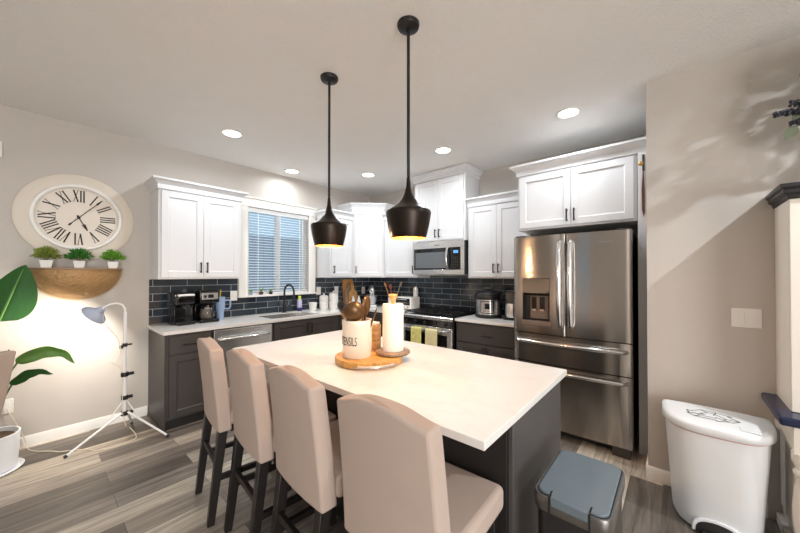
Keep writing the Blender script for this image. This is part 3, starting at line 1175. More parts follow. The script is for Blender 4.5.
NUM = ['XII', 'I', 'II', 'III', 'IIII', 'V', 'VI', 'VII', 'VIII', 'IX', 'X', 'XI']
r0, r1 = .143, .243
for k, s in enumerate(NUM):
    a = 2 * PI * k / 12
    wid = {'I': .020, 'V': .044, 'X': .044}
    tot = sum(wid[c] for c in s)
    u = -tot / 2
    for c in s:
        w = wid[c]
        m = u + w / 2
        if c == 'I':
            stroke(b, a, (m, r0), (m, r1), .0095)
            stroke(b, a, (m - .008, r0), (m + .008, r0), .003)
            stroke(b, a, (m - .008, r1), (m + .008, r1), .003)
        elif c == 'V':
            stroke(b, a, (m - .014, r1), (m, r0), .0105)
            stroke(b, a, (m + .014, r1), (m, r0), .004)
            stroke(b, a, (m - .021, r1), (m - .006, r1), .003)
            stroke(b, a, (m + .006, r1), (m + .021, r1), .003)
        else:
            stroke(b, a, (m - .014, r1), (m + .014, r0), .0105)
            stroke(b, a, (m + .014, r1), (m - .014, r0), .004)
            for rr in (r0, r1):
                stroke(b, a, (m - .02, rr), (m - .006, rr), .003)
                stroke(b, a, (m + .006, rr), (m + .02, rr), .003)
        u += w
obj('numerals', b, M['ink'], ck, smooth=False)

def hand(name, ang, L, tail, w, tip):
    b = B()
    global fx
    o = fx
    fx = .026 if name == 'minute_hand' else .023
    stroke(b, ang, (0, -tail), (0, L), w)
    stroke(b, ang, (0, -tail - .012), (0, -tail + .012), w * 2.2)
    stroke(b, ang, (-tip, L - .055), (0, L), w * .9)
    stroke(b, ang, (tip, L - .055), (0, L), w * .9)
    stroke(b, ang, (-tip, L - .055), (tip, L - .055), w * .9)
    fx = o
    obj(name, b, M['ink'], ck, smooth=False)


hand('minute_hand', math.radians(41), .235, .085, .006, .005)
hand('hour_hand', math.radians(153), .125, .01, .007, .010)
obj('hub', disc([(.001, .02), (.011, .02), (.011, .03), (.001, .031)], 20), M['ink'], ck)

tag(obj('wall_sensor', B().box(XW + .0005, -.30, 2.36, XW + .022, -.168, 2.49), M['trim'], bevel=.006),
    'small white box mounted high on the wall left of the clock', 'wall sensor')

sf = thing('wall_shelf', 'tan half-round wall shelf with a hammered bowl-shaped front below the clock', 'shelf', (XW + .0005, .262, 1.20))
obj('shelf_board', B().prism([(0, -.305), (.05, -.30)] + [(.05 + .15 * math.sin(PI * i / 20), -.30 * math.cos(PI * i / 20)) for i in range(1, 20)] + [(.05, .30), (0, .305)], 'z', .268, .282), M['shelfw'], sf, bevel=.002)
rings = []
for j in range(13):
    a = (PI / 2) * j / 12
    ry, rx, z = .292 * math.cos(a), .175 * math.cos(a), .2675 - .262 * math.sin(a)
    rings.append([(.0 + max(rx, .002) * math.sin(PI * i / 28) + .012, -max(ry, .003) * math.cos(PI * i / 28), z) for i in range(29)] + [(.0, max(ry, .003), z), (.0, -max(ry, .003), z)])
obj('bowl', B().loft(rings), M['bowl'], sf, angle=60)
b = B().tube([(.009, -.302 * math.cos(PI * i / 40), .268 - .268 * math.sin(PI * i / 40)) for i in range(41)], .007, 8)
obj('rim', b, M['rimw'], sf)


def shrub(y, x, label, seed, m, wide=1.0):
    t = thing('potted_plant', label, 'plant', (XW + x, y, 1.4825), 0, 'small potted greens on the shelf')
    rnd = random.Random(seed)
    b = B()
    s0, s1, h = .030, .040, .065
    b.loft([[(-s, -s, z), (s, -s, z), (s, s, z), (-s, s, z)] for s, z in ((s0, 0), (s1, h))])
    obj('pot', b, M['ceramic'], t, bevel=.004)
    obj('soil', B().box(-.034, -.034, h + .0002, .034, .034, h + .003), M['soil'], t)
    b = B()
    for i in range(330):
        a = rnd.uniform(0, 2 * PI)
        el = rnd.uniform(.15, 1.45)
        R = rnd.uniform(.03, .082)
        c = Vector((R * math.cos(a) * math.cos(el) * .85, R * math.sin(a) * math.cos(el) * wide * .92, h + .012 + R * math.sin(el) * .95))
        d = Vector((math.cos(a) * math.cos(el), math.sin(a) * math.cos(el), math.sin(el) + rnd.uniform(-.5, .3))).normalized()
        sd = d.cross(Vector((rnd.uniform(-1, 1), rnd.uniform(-1, 1), 1))).normalized()
        nn = d.cross(sd)
        L, w = rnd.uniform(.024, .036), rnd.uniform(.007, .011)
        ps = [c, c + d * L * .45 + sd * w + nn * .003, c + d * L, c + d * L * .45 - sd * w + nn * .003]
        lo = [p - nn * .0012 for p in ps]
        b.loft([[tuple(p) for p in ps], [tuple(p) for p in lo]])
    obj('foliage', b, m, t, smooth=False)
    b = B()
    for i in range(7):
        a = 2 * PI * i / 7
        b.cyl((.006 * math.cos(a), .006 * math.sin(a), h), (.03 * math.cos(a), .035 * math.sin(a), h + .05), .002, .0012, 6)
    obj('stems', b, M['stem'], t)


shrub(.068, .10, 'yellow-green small shrub in a white square pot at the left end of the shelf', 1, mat('olive_leaf', (128, 142, 58), .5, var=.3, scale=60), 1.0)
shrub(.262, .10, 'dark green small plant in a white square pot in the middle of the shelf', 2, mat('deep_leaf', (58, 122, 44), .5, var=.3, scale=60), 1.05)
shrub(.482, .10, 'bright green small shrub in a white square pot at the right end of the shelf', 3, mat('bright_leaf', (104, 156, 44), .5, var=.3, scale=60), 1.05)

# tripod grow lamp
lp = thing('tripod_lamp', 'white tripod lamp with a grey dish head shining on the wall', 'floor lamp', (-3.62, .525, 0))
for nm, p in (('leg', (.03, -.355)), ('leg', (.245, .258)), ('leg', (-.33, .10))):
    L = obj(nm, B().cyl((0.02 * (1 if p[0] > 0 else -1), .02 * (1 if p[1] > 0 else -1), .235), (p[0], p[1], .012), .0095, .0085, 12), M['lampw'], lp)
    obj('foot', B().cyl((p[0] * .97, p[1] * .97, .018), (p[0] * 1.02, p[1] * 1.02, .006), .011, .011, 12), M['black'], L)
for p in ((.012, -.14), (.10, .10), (-.13, .04)):
    obj('brace', B().cyl((0.01 * (1 if p[0] > 0 else -1), 0.012 * (1 if p[1] > 0 else -1), .335), (p[0], p[1], .150), .004, .004, 8), M['lampw'], lp)
obj('lower_pole', B().cyl((0, 0, .20), (0, 0, .56), .0165), M['lampw'], lp)
obj('upper_pole', B().cyl((0, 0, .55), (0, 0, 1.10), .0115), M['lampw'], lp)
for z, s in ((.225, 1.2), (.36, 1.1), (.56, 1.25)):
    obj('clamp', B().cyl((0, 0, z - .018), (0, 0, z + .018), .024 * s / 1.1, None, 16).box(-.012, .015, z - .012, .012, .05 * s, z + .012), M['black'], lp, bevel=.002)
obj('clamp', B().cyl((0, 0, .80), (0, 0, .83), .018, None, 16).box(-.008, .012, .808, .008, .048, .822).box(-.008, -.035, .785, .008, -.012, .815), M['black'], lp, bevel=.002)
arc = [(0, 0, 1.09), (0, -.002, 1.13), (0, -.02, 1.165), (-.005, -.055, 1.18), (-.01, -.10, 1.172), (-.012, -.135, 1.150), (-.012, -.15, 1.135)]
obj('gooseneck', B().tube(arc, .0075, 10), M['lampw'], lp)
hd = B()
axis = Vector((-.42, -.60, -.66)).normalized()
hp = Vector((-.012, -.15, 1.135))
rotm = axis.to_track_quat('Z', 'Y').to_matrix().to_4x4()
hd.M = Matrix.Translation(hp) @ rotm
hd.lathe([(.001, -.012), (.022, -.012), (.028, .0), (.033, .02), (.06, .04), (.088, .062), (.094, .075), (.091, .076), (.085, .066), (.058, .046), (.030, .03), (.001, .03)], seg=36)
head = obj('lamp_head', hd, M['lampg'], lp)
gl = B()
gl.M = hd.M
gl.lathe([(.001, .05), (.05, .05), (.052, .047), (.001, .047)], seg=28)
obj('lamp_lens', gl, M['growlens'], head)
gp = hp + axis * .072
g = lamp('grow_light', 'SPOT', tuple(gp), GROW_W, (1.0, .93, .82), lp, spot_size=math.radians(165), spot_blend=.6, shadow_soft_size=.04)
g.rotation_euler = (-axis).to_track_quat('Z', 'Y').to_euler()
cp = [(-.015, -.145, 1.12), (-.01, -.13, 1.02), (-.005, -.09, .95), (.0, -.045, .875), (.01, -.03, .80), (.012, -.03, .74), (.01, -.06, .70), (.01, -.10, .685), (.012, -.07, .665), (.014, -.02, .60), (.016, -.016, .40), (.018, -.016, .26), (.03, .005, .12)]
def smooth_path(p, n=6):
    P = [Vector(q) for q in p]
    out = []
    for i in range(len(P) - 1):
        a, b_, c, d = P[max(i - 1, 0)], P[i], P[i + 1], P[min(i + 2, len(P) - 1)]
        for k in range(n):
            t = k / n
            out.append(.5 * ((2 * b_) + (c - a) * t + (2 * a - 5 * b_ + 4 * c - d) * t * t + (3 * b_ - a - 3 * c + d) * t ** 3))
    out.append(P[-1])
    return out
fl = [(.03, .03, .10), (.06, .07, .03), (.085, .05, .006), (.11, -.06, .006), (.08, -.18, .006), (.0, -.23, .006), (-.07, -.31, .006), (-.12, -.38, .006), (-.18, -.42, .006), (-.30, -.52, .006), (-.40, -.55, .012), (-.425, -.57, .10), (-.42, -.62, .25), (-.43, -.66, .36)]
obj('power_cord', B().tube(smooth_path(cp), .0028, 6), M['cord'], lp)
obj('power_cord', B().tube(smooth_path(fl), .0035, 6), M['cord'], lp)
ot = thing('wall_outlet', 'white outlet low on the wall beside the big plant pot', 'outlet', (XW + .0005, -.135, .365))
obj('cover_plate', B().box(0, -.036, -.058, .007, .036, .058), M['trim'], ot, bevel=.003)
obj('receptacle', B().box(.0071, -.017, -.04, .010, .017, .04), M['trim'], ot, bevel=.002)

# large leafy plant
pl = thing('leafy_plant', 'large broad-leaf plant in a white pot below the clock shelf', 'plant', (-3.73, -.205, 0))
obj('saucer', B().lathe([(.001, .0), (.155, .0), (.172, .018), (.166, .022), (.15, .008), (.001, .008)], seg=40), M['potw'], pl)
obj('pot', B().lathe([(.001, .009), (.125, .009), (.138, .02), (.150, .24), (.152, .27), (.142, .27), (.139, .24), (.001, .235)], seg=40), M['potw'], pl)
obj('soil', B().lathe([(.001, .2355), (.137, .2355), (.12, .248), (.001, .256)], seg=30), M['soil'], pl)


def leafblade(name, base, tip, width, side, droop, m, fold=.25, wave=.0, split=None):
    A, C = Vector(base), Vector(tip)
    d = C - A
    L = d.length
    sd = Vector(side)
    sd = (sd - d.normalized() * sd.dot(d.normalized())).normalized()
    up = d.normalized().cross(sd)
    n, mm = 18, 8
    g = []
    for i in range(n + 1):
        s = i / n
        w = width * (math.sin(PI * min(1, s ** .62)) ** .72 if 0 < s < 1 else .02)
        c = A + d * s + up * droop * 4 * s * (1 - s) - Vector((0, 0, 1)) * 0
        row = []
        for j in range(mm + 1):
            u = -1 + 2 * j / mm
            row.append(tuple(c + sd * w * u + up * (fold * abs(u) * w + wave * math.sin(s * 16 + u * 2) * abs(u))))
        g.append(row)
    return obj(name, B().sheet(g, .002), m, pl)


O = Vector((-3.73, -.205, 0))
def rel(p):
    return tuple(Vector(p) - O)
stems = []
def stalk(pts, r=.007):
    obj('stalk', B().tube(smooth_path([rel(p) for p in pts]), r, 8), M['stem'], pl)
stalk([(-3.73, -.21, .24), (-3.75, -.20, .6), (-3.77, -.165, 1.10)])
leafblade('leaf', rel((-3.77, -.165, 1.08)), rel((-3.74, -.04, 1.50)), .135, (.25, 1, -.25), .02, M['leaf'], .2)
def archleaf(pts, width, side, m, thick=.002):
    P = smooth_path([rel(p) for p in pts], 5)
    sd0 = Vector(side)
    g = []
    n = len(P) - 1
    for i, c in enumerate(P):
        t = (P[min(i + 1, n)] - P[max(i - 1, 0)]).normalized()
        sd = (sd0 - t * sd0.dot(t)).normalized()
        up = t.cross(sd)
        q = i / n
        w = max(.002, width * math.sin(PI * q ** .6) ** .8) if 0 < i < n else .002
        g.append([tuple(c + sd * w * u + up * (.25 * abs(u) * w + .006 * math.sin(q * 19 + 3 * u) * abs(u))) for u in (-1, -.75, -.5, -.25, 0, .25, .5, .75, 1)])
    obj('leaf', B().sheet(g, thick), m, pl)


big = [o for o in pl.children if o.name.startswith('leaf')][0]
obj('midrib', B().tube([rel((-3.77, -.165, 1.08)), rel((-3.752, -.103, 1.29)), rel((-3.742, -.05, 1.47))], [.007, .006, .002], 8), M['leafl'], big)
stalk([(-3.72, -.20, .24), (-3.72, -.17, .55), (-3.74, -.075, .765)], .006)
archleaf([(-3.74, -.08, .762), (-3.735, .0, .81), (-3.73, .09, .822), (-3.72, .17, .785), (-3.71, .228, .70)], .052, (.30, .0, .95), M['leafl'])
stalk([(-3.74, -.20, .24), (-3.74, -.16, .45), (-3.75, -.10, .605)], .006)
archleaf([(-3.75, -.105, .60), (-3.745, -.04, .66), (-3.74, .03, .675), (-3.73, .107, .64)], .042, (.40, .0, .9), M['leaf'])
stalk([(-3.75, -.22, .24), (-3.78, -.30, .7), (-3.75, -.42, 1.15)], .007)
leafblade('leaf', rel((-3.75, -.42, 1.13)), rel((-3.62, -.66, 1.5)), .13, (.3, .5, -.3), .03, M['leaf'], .2)

# ================================================================== COUNTER OBJECTS
CZ = .9145
# single-serve coffee maker (axis facing +x)
km = thing('coffee_maker', 'glossy black single-serve coffee maker at the left end of the counter', 'coffee maker', (-3.86, 1.005, CZ), .12)
obj('body', B().prism([(-.13, 0), (-.02, 0), (-.02, .30), (-.04, .325), (-.13, .325)], 'y', -.085, .085), M['gloss'], km, bevel=.012, seg=3)
obj('brew_head', B().prism([(-.019, .20), (.10, .20), (.115, .225), (.115, .30), (.09, .328), (-.019, .328)], 'y', -.085, .085), M['gloss'], km, bevel=.014, seg=3)
obj('side_panel', B().box(-.019, -.086, 0, .055, -.070, .2).box(-.019, .070, 0, .055, .086, .2), M['gloss'], km, bevel=.004)
obj('drip_base', B().box(-.019, -.078, 0, .125, .078, .035), M['gloss'], km, bevel=.006)
obj('lid_handle', B().tube([(.08, -.08, .30), (.12, -.065, .302), (.128, 0, .304), (.12, .065, .302), (.08, .08, .30)], .011, 10), M['lampw'], km)
obj('nozzle', B().cyl((.05, 0, .165), (.05, 0, .2), .02, .028), M['dark'], km)

cm = thing('drip_coffee_maker', 'black drip coffee maker with glass carafe beside the blue tumbler', 'coffee maker', (-3.875, 1.235, CZ), .05)
obj('base', B().box(-.12, -.095, 0, .12, .095, .035), M['gloss'], cm, bevel=.01)
obj('water_tank', B().box(-.12, -.095, .0355, -.035, .095, .20), M['gloss'], cm, bevel=.006)
obj('brew_head', B().box(-.12, -.098, .205, .105, .098, .345), M['gloss'], cm, bevel=.014, seg=3)
obj('control_panel', B().box(.1052, -.080, .245, .110, .08, .315), M['steel'], cm, bevel=.002)
obj('display', B().box(.1101, -.02, .262, .112, .035, .298), M['glassd'], cm)
obj('knob', B().cyl((.11, -.048, .28), (.118, -.048, .28), .014), M['dark'], cm)
cf = obj('carafe', B().lathe([(.001, .037), (.055, .037), (.068, .06), (.072, .10), (.062, .145), (.05, .165), (.045, .165), (.057, .143), (.066, .10), (.06, .06), (.001, .045)], (.04, 0, 0), 28), M['carafe'], cm)
obj('carafe_lid', B().lathe([(.001, .166), (.052, .166), (.05, .18), (.001, .185)], (.04, 0, 0), 24), M['gloss'], cf)
obj('carafe_handle', B().tube([(.085, 0, .16), (.125, .02, .16), (.13, .025, .10), (.10, .02, .06)], .008, 8), M['gloss'], cf)
obj('carafe_band', B().lathe([(.0625, .147), (.0635, .15), (.0585, .16), (.0575, .157)], (.04, 0, 0), 28), M['chrome'], cf)

tb = thing('tumbler', 'powder blue handled tumbler with yellow straw next to the coffee makers', 'tumbler', (-3.945, 1.405, CZ))
obj('cup', B().lathe([(.001, 0), (.034, 0), (.036, .02), (.037, .085), (.047, .11), (.050, .235), (.001, .235)], seg=32), M['blue'], tb)
obj('lid', B().lathe([(.001, .2355), (.049, .2355), (.047, .255), (.001, .258)], seg=32), M['blue'], tb)
obj('handle', B().tube(smooth_path([(.01, .045, .21), (.015, .085, .215), (.02, .10, .195), (.02, .10, .14), (.015, .085, .115), (.008, .045, .12)], 4), .009, 10), M['blue'], tb)
obj('straw', B().cyl((-.005, .0, .2585), (-.008, .008, .335), .006), M['yellow'], tb)


def outlet(loc, rotz, label, w=.075, h=.118, kind='outlet'):
    t = thing('wall_outlet' if kind == 'outlet' else 'light_switch', label, 'outlet' if kind == 'outlet' else 'light switch', loc, rotz, 'white outlets on the tile' if kind == 'outlet' else None)
    obj('cover_plate', B().box(-w / 2, -.007, -h / 2, w / 2, 0, h / 2), M['trim'], t, bevel=.003)
    n = 2 if kind == 'switch' else 1
    for i in range(n):
        x = 0 if n == 1 else (-.023 if i == 0 else .023)
        obj('rocker' if kind == 'switch' else 'receptacle', B().box(x - .016, -.0105, -.034, x + .016, -.0071, .034), M['trim'], t, bevel=.0015)
    return t


outlet((XW + T + .0005, 1.598, 1.168), PI / 2, 'white outlet on the tile between the tumbler and the window', .08)
outlet((XW + T + .0005, 2.815, 1.18), PI / 2, 'white outlet on the tile just right of the window above the canisters')
outlet((XW + T + .0005, 3.145, 1.18), PI / 2, 'white outlet on the tile left of the cutting boards')
outlet((XW + T + .0005, 3.72, 1.155), PI / 2, 'white outlet on the tile in the corner beside the stand mixer')
outlet((.322, YR - .0005, 1.163), 0, 'white double light switch on the wall above the recycling bin', .128, .117, 'switch')

# sill pots
for y, r, lb, m, q in ((1.93, .03, 'small reddish succulent in a dark pot on the window sill', 'brownorn', .05), (2.06, .026, 'small dark potted succulent on the window sill right of the reddish one', 'dark', .035),
                       (1.80, .024, 'small pale potted succulent at the left end of the window sill', 'lampg', .035)):
    t = thing('succulent', lb, 'plant', (XW + .022, y, WZ0 + .001), 0, 'little pots on the window sill')
    obj('pot', B().lathe([(.001, 0), (r * .75, 0), (r, .035), (r * .9, .035), (.001, .03)], seg=18), M[m], t)
    b = B()
    for k in range(9):
        a = 2 * PI * k / 9
        b.tube([(0, 0, .031), (r * .5 * math.cos(a), r * .5 * math.sin(a), .04 + q * .5), (r * .9 * math.cos(a), r * .9 * math.sin(a), .035 + q * (1 if k % 2 else .6))], [.005, .006, .001], 6)
    obj('leaves', b, M['leafs'], t)

sp = thing('spray_bottle', 'purple and white spray bottle with lime top beside the faucet', 'bottle', (-3.99, 2.45, CZ))
obj('bottle', B().lathe([(.001, 0), (.032, 0), (.034, .02), (.034, .05), (.001, .05)], seg=24, sy=1.0), M['purple'], sp)
obj('label_band', B().lathe([(.001, .0502), (.034, .0502), (.033, .14), (.024, .165), (.001, .165)], seg=24), M['label'], sp)
obj('cap', B().lathe([(.001, .1652), (.02, .1652), (.021, .20), (.012, .212), (.001, .212)], seg=18), M['lime'], sp)

for (x, y, s), lb in zip(((-3.86, 2.58, 1.2), (-3.80, 2.715, 1.15), (-3.74, 2.835, 1.1)), ('white ceramic cup at the sink end of the row of three', 'white ceramic cup in the middle of the row of three beside the sink', 'white ceramic cup at the far end of the row of three beside the sink')):
    t = thing('ceramic_cup', lb, 'cup', (x, y, CZ), 0, 'white cups beside the sink')
    obj('cup_body', B().lathe([(.001, 0), (.036 * s, 0), (.046 * s, .085 * s), (.05 * s, .098 * s), (.045 * s, .098 * s), (.04 * s, .08 * s), (.001, .012)], seg=32), M['ceramic'], t)
for (x, y, r, h), lb in zip(((-3.965, 2.84, .066, .18), (-3.935, 2.995, .070, .215)), ('shorter white lidded canister behind the white cups', 'taller white lidded canister between the cups and the cutting boards')):
    t = thing('canister', lb, 'canister', (x, y, CZ), 0, 'white lidded canisters')
    obj('jar', B().lathe([(.001, 0), (r * .94, 0), (r, .01), (r, h - .015), (r * .93, h), (.001, h)], seg=36), M['ceramic'], t)
    obj('lid', B().lathe([(.001, h + .0004), (r * .96, h + .0004), (r * .96, h + .012), (r * .5, h + .024), (.001, h + .026)], seg=36), M['ceramic'], t)
    obj('knob', B().ell((0, 0, h + .038), (.016, .016, .013), 16, 8), M['ceramic'], t)

# cutting boards leaning in the corner against the left wall
def board(label, loc, w, h, th, tilt, handle_h=0, m='boardw', hole=True):
    t = thing('cutting_board', label, 'cutting board', loc, 0, 'cutting boards in the corner')
    t.rotation_euler = (0, -tilt, 0)
    pts = [(-w / 2, .0), (w / 2, .0), (w / 2, h - .03)]
    if handle_h:
        pts += [(w / 2 - .02, h), (.032, h + .02), (.026, h + handle_h - .02), (.014, h + handle_h), (-.014, h + handle_h), (-.026, h + handle_h - .02), (-.032, h + .02), (-w / 2 + .02, h), (-w / 2, h - .03)]
    else:
        pts += [(w / 2 - .01, h), (-w / 2 + .01, h), (-w / 2, h - .03)]
    o = obj('board', B().prism(pts, 'x', 0, th), M[m], t, bevel=.004)
    if handle_h and hole:
        obj('hanging_hole', B().cyl((th - .0005, 0, h + handle_h - .028), (th + .001, 0, h + handle_h - .028), .009), M['toe'], t)


board('tallest rectangular wooden cutting board at the back of the corner stack', (-4.02, 3.36, CZ + .001), .22, .43, .018, .09)
board('medium dark wooden cutting board leaning in the middle of the corner stack', (-3.985, 3.35, CZ + .001), .19, .27, .018, .11, .11, 'greyw')
board('light wooden cutting board with rounded handle at the front of the corner stack', (-3.948, 3.41, CZ + .001), .17, .24, .016, .125, .13, 'lwood')
for y, x, lb in ((3.32, -3.86, 'white ceramic bottle in front of the cutting boards, left of its twin'), (3.42, -3.84, 'white ceramic bottle in front of the cutting boards, nearer the stand mixer')):
    t = thing('ceramic_bottle', lb, 'bottle', (x, y, CZ), 0, 'white bottles by the boards')
    obj('bottle_body', B().lathe([(.001, 0), (.030, 0), (.033, .01), (.033, .085), (.018, .13), (.014, .155), (.001, .155)], seg=24), M['ceramic'], t)
    obj('stopper', B().lathe([(.001, .1552), (.012, .1552), (.012, .168), (.001, .172)], seg=16), M['ceramic'], t)

# stand mixer
mx = thing('stand_mixer', 'silver stand mixer with steel bowl in the counter corner', 'mixer', (-3.71, 3.585, CZ), .8)
mx.scale = (.9, .9, .95)
obj('foot', B().box(-.08, -.15, 0, .08, .13, .03), M['ceramic'], mx, bevel=.012, seg=3)
obj('column', B().loft([[(-.05, .04, .0305), (.05, .04, .0305), (.05, .125, .0305), (-.05, .125, .0305)], [(-.035, .05, .24), (.035, .05, .24), (.035, .12, .24), (-.035, .12, .24)]]), M['lampw'], mx, bevel=.01)
obj('motor_head', B().tube([(0, .13, .29), (0, .10, .295), (0, 0, .30), (0, -.10, .285), (0, -.17, .27), (0, -.18, .268)], [.04, .062, .064, .058, .042, .02], 20), M['chrome'], mx)
obj('mixing_bowl', B().lathe([(.001, .031), (.05, .031), (.055, .04), (.09, .09), (.102, .17), (.106, .18), (.098, .18), (.085, .09), (.001, .045)], (0, -.055, 0), 32), M['chrome'], mx)
obj('beater_shaft', B().cyl((0, -.055, .12), (0, -.055, .25), .012), M['chrome'], mx)

# wooden utensils in white crock near toaster
uc = thing('utensil_jar', 'white jar of wooden utensils between the stand mixer and the toaster oven', 'jar', (-3.30, 3.62, CZ))
obj('jar_body', B().lathe([(.001, 0), (.055, 0), (.06, .01), (.06, .16), (.054, .16), (.052, .02), (.001, .015)], seg=32), M['ceramic'], uc)
def spoon(name, label, base, top, m, cat='utensil', bowl=(.028, .042), group=None, flat=.3, k=1.0):
    A, C = Vector(base), Vector(top)
    t = thing(name, label, cat, base, 0, group)
    d = C - A
    obj('shaft', B().tube([(0, 0, 0), tuple(d * .5), tuple(d * .82)], [.005 * k, .0055 * k, .006 * k], 8), m, t)
    b = B()
    b.M = Matrix.Translation(d * .86) @ d.to_track_quat('Z', 'Y').to_matrix().to_4x4()
    b.ell((0, 0, .0), (bowl[0], bowl[0] * flat, bowl[1]), 18, 10)
    obj('spoon_bowl', b, m, t)
    return t
wd = wood_mat('utensil_wood', (176, 112, 62), (208, 150, 92))
spoon('wooden_spoon', 'wooden spoon leaning left in the white jar beside the toaster oven', (-3.30, 3.625, CZ + .02), (-3.45, 3.60, 1.325), wd, group='wooden utensils in the white jar')
spoon('wooden_spoon', 'reddish wooden spoon in the middle of the white jar beside the toaster oven', (-3.29, 3.61, CZ + .02), (-3.335, 3.62, 1.29), mat('red_wood', (158, 82, 48), .5), group='wooden utensils in the white jar')
spoon('wooden_spatula', 'pale wooden spatula leaning right in the white jar beside the toaster oven', (-3.29, 3.64, CZ + .02), (-3.14, 3.66, 1.33), wood_mat('pale_wood', (168, 146, 112), (190, 168, 132)), bowl=(.022, .05), group='wooden utensils in the white jar')

# toaster oven
to = thing('toaster_oven', 'small white toaster oven on the counter left of the range', 'toaster oven', (-3.02, 3.64, CZ))
to.scale = (.8, .85, .88)
obj('body', B().box(-.19, -.11, .012, .19, .14, .205), M['ceramic'], to, bevel=.012, seg=3)
obj('glass_door', B().box(-.165, -.116, .075, .165, -.1105, .185), M['glassd'], to, bevel=.002)
obj('door_handle', B().cyl((-.12, -.128, .165), (.12, -.128, .165), .006), M['chrome'], to)
obj('rack', B().box(-.14, -.1175, .11, .14, -.1162, .116), M['chrome'], to)
for x in (-.11, 0.03, .12):
    obj('knob', B().cyl((x, -.1105, .043), (x, -.125, .043), .014), M['steel'], to)
for x, y in ((-.16, -.08), (.16, -.08), (-.16, .11), (.16, .11)):
    obj('foot', B().cyl((x, y, 0), (x, y, .013), .012), M['dark'], to)
gj = thing('storage_jar', 'narrow pale jar standing behind the toaster oven', 'jar', (-2.98, 3.80, CZ))
obj('jar_body', B().lathe([(.001, 0), (.035, 0), (.038, .30), (.001, .30)], seg=24), M['lampw'], gj)
obj('lid', B().lathe([(.001, .3002), (.039, .3002), (.036, .325), (.001, .325)], seg=24), M['chrome'], gj)

# pressure cooker
pc = thing('pressure_cooker', 'black and steel electric pressure cooker on the counter left of the fridge', 'pressure cooker', (-1.70, 3.58, CZ), .35)
pc.scale = (1.04, 1.04, 1.06)
R_ = .145
obj('base', B().lathe([(.001, 0), (R_ * .93, 0), (R_ * 1.02, .012), (R_ * 1.02, .04), (.001, .04)], seg=44), M['dark'], pc)
obj('steel_body', B().lathe([(.001, .0402), (R_, .0402), (R_, .205), (.001, .205)], seg=44), M['steel'], pc)
obj('rim', B().lathe([(.001, .2052), (R_ * 1.04, .2052), (R_ * 1.06, .225), (R_ * 1.05, .24), (.001, .24)], seg=44), M['dark'], pc)
obj('lid', B().lathe([(.001, .2402), (R_ * 1.02, .2402), (R_ * .98, .27), (R_ * .75, .295), (R_ * .3, .305), (.001, .306)], seg=44), M['dark'], pc)
obj('lid_handle', B().box(-.05, -.018, .306, .05, .018, .335), M['dark'], pc, bevel=.008)
obj('steam_valve', B().cyl((.03, .07, .298), (.03, .07, .325), .014), M['dark'], pc)
obj('side_handle', B().box(-R_ - .035, -.04, .215, -R_ - .006, .04, .24).box(R_ + .006, -.04, .215, R_ + .035, .04, .24), M['dark'], pc, bevel=.006)
def wrap(x, z, r):
    return (r * math.sin(x / r), -r * math.cos(x / r), z)
b = B()
def patch(b, x0, x1, z0, z1, ra, rb, n=10):
    rings = []
    for i in range(n + 1):
        x = x0 + (x1 - x0) * i / n
        rings.append([wrap(x, z0, ra), wrap(x, z1, ra), wrap(x, z1, rb), wrap(x, z0, rb)])
    b.loft([[tuple(Vector(q)) for q in r] for r in rings])
# black rounded outline, steel centre, dark display
patch(b, -.075, .075, .055, .19, R_ + .0002, R_ + .003)
cp_ = obj('control_panel', b, M['gloss'], pc)
b = B()
patch(b, -.066, .066, .063, .182, R_ + .0032, R_ + .004)
obj('panel_plate', b, M['steel'], cp_)
b = B()
patch(b, -.026, .026, .105, .165, R_ + .0042, R_ + .0055)
obj('display', b, M['glassd'], cp_)
text('logo', 'Instant Pot', .014, M['ink'], cp_, lambda x, y, z: wrap(x, .083 + y, R_ + .0046 + z), .0003)

fp = thing('blender_jug', 'dark glass jug appliance with steel base beside the fridge', 'blender', (-1.40, 3.57, CZ), .2)
obj('base', B().box(-.09, -.09, 0, .09, .09, .03), M['gloss'], fp, bevel=.008)
obj('steel_base', B().lathe([(.001, .0305), (.085, .0305), (.088, .05), (.085, .17), (.08, .185), (.001, .185)], seg=32), M['steel'], fp)
obj('jug', B().lathe([(.06, .186), (.075, .2), (.088, .30), (.084, .30), (.07, .2), (.056, .19)], seg=32), M['carafe'], fp)
obj('jug_lid', B().lathe([(.001, .3002), (.088, .3002), (.086, .322), (.001, .326)], seg=32), M['dark'], fp)
obj('jug_handle', B().tube([(-.07, -.05, .28), (-.11, -.07, .28), (-.11, -.07, .21), (-.065, -.045, .20)], .009, 8), M['dark'], fp)
obj('spout_panel', B().box(.02, -.094, .04, .05, -.084, .16), M['gloss'], fp)

# ================================================================== ISLAND OBJECTS
tr = thing('serving_board', 'round rustic wooden serving board with metal handle on the island', 'serving board', (-1.385, 1.315, .9145))
n = 56
ring0 = []
rnd = random.Random(4)
rad = [198e-3 + .006 * math.sin(3 * 2 * PI * i / n) + .004 * math.sin(5 * 2 * PI * i / n + 1) for i in range(n)]
obj('board', B().loft([[(rad[i] * k * math.cos(2 * PI * i / n), rad[i] * k * math.sin(2 * PI * i / n), z) for i in range(n)] for k, z in ((.97, 0), (1, .006), (1, .034), (.985, .038))]), M['rusticw'], tr)
pa = []
for i in range(9):
    a = -.55 - .55 + 1.1 * i / 8 * 1.0
    pa.append((.222 * math.cos(a), .222 * math.sin(a), .018))
pa = [(.196 * math.cos(-1.10), .196 * math.sin(-1.10), .018)] + pa + [(.196 * math.cos(0.0), .196 * math.sin(0.0), .018)]
obj('handle', B().tube(pa, .0045, 8), M['chrome'], tr)
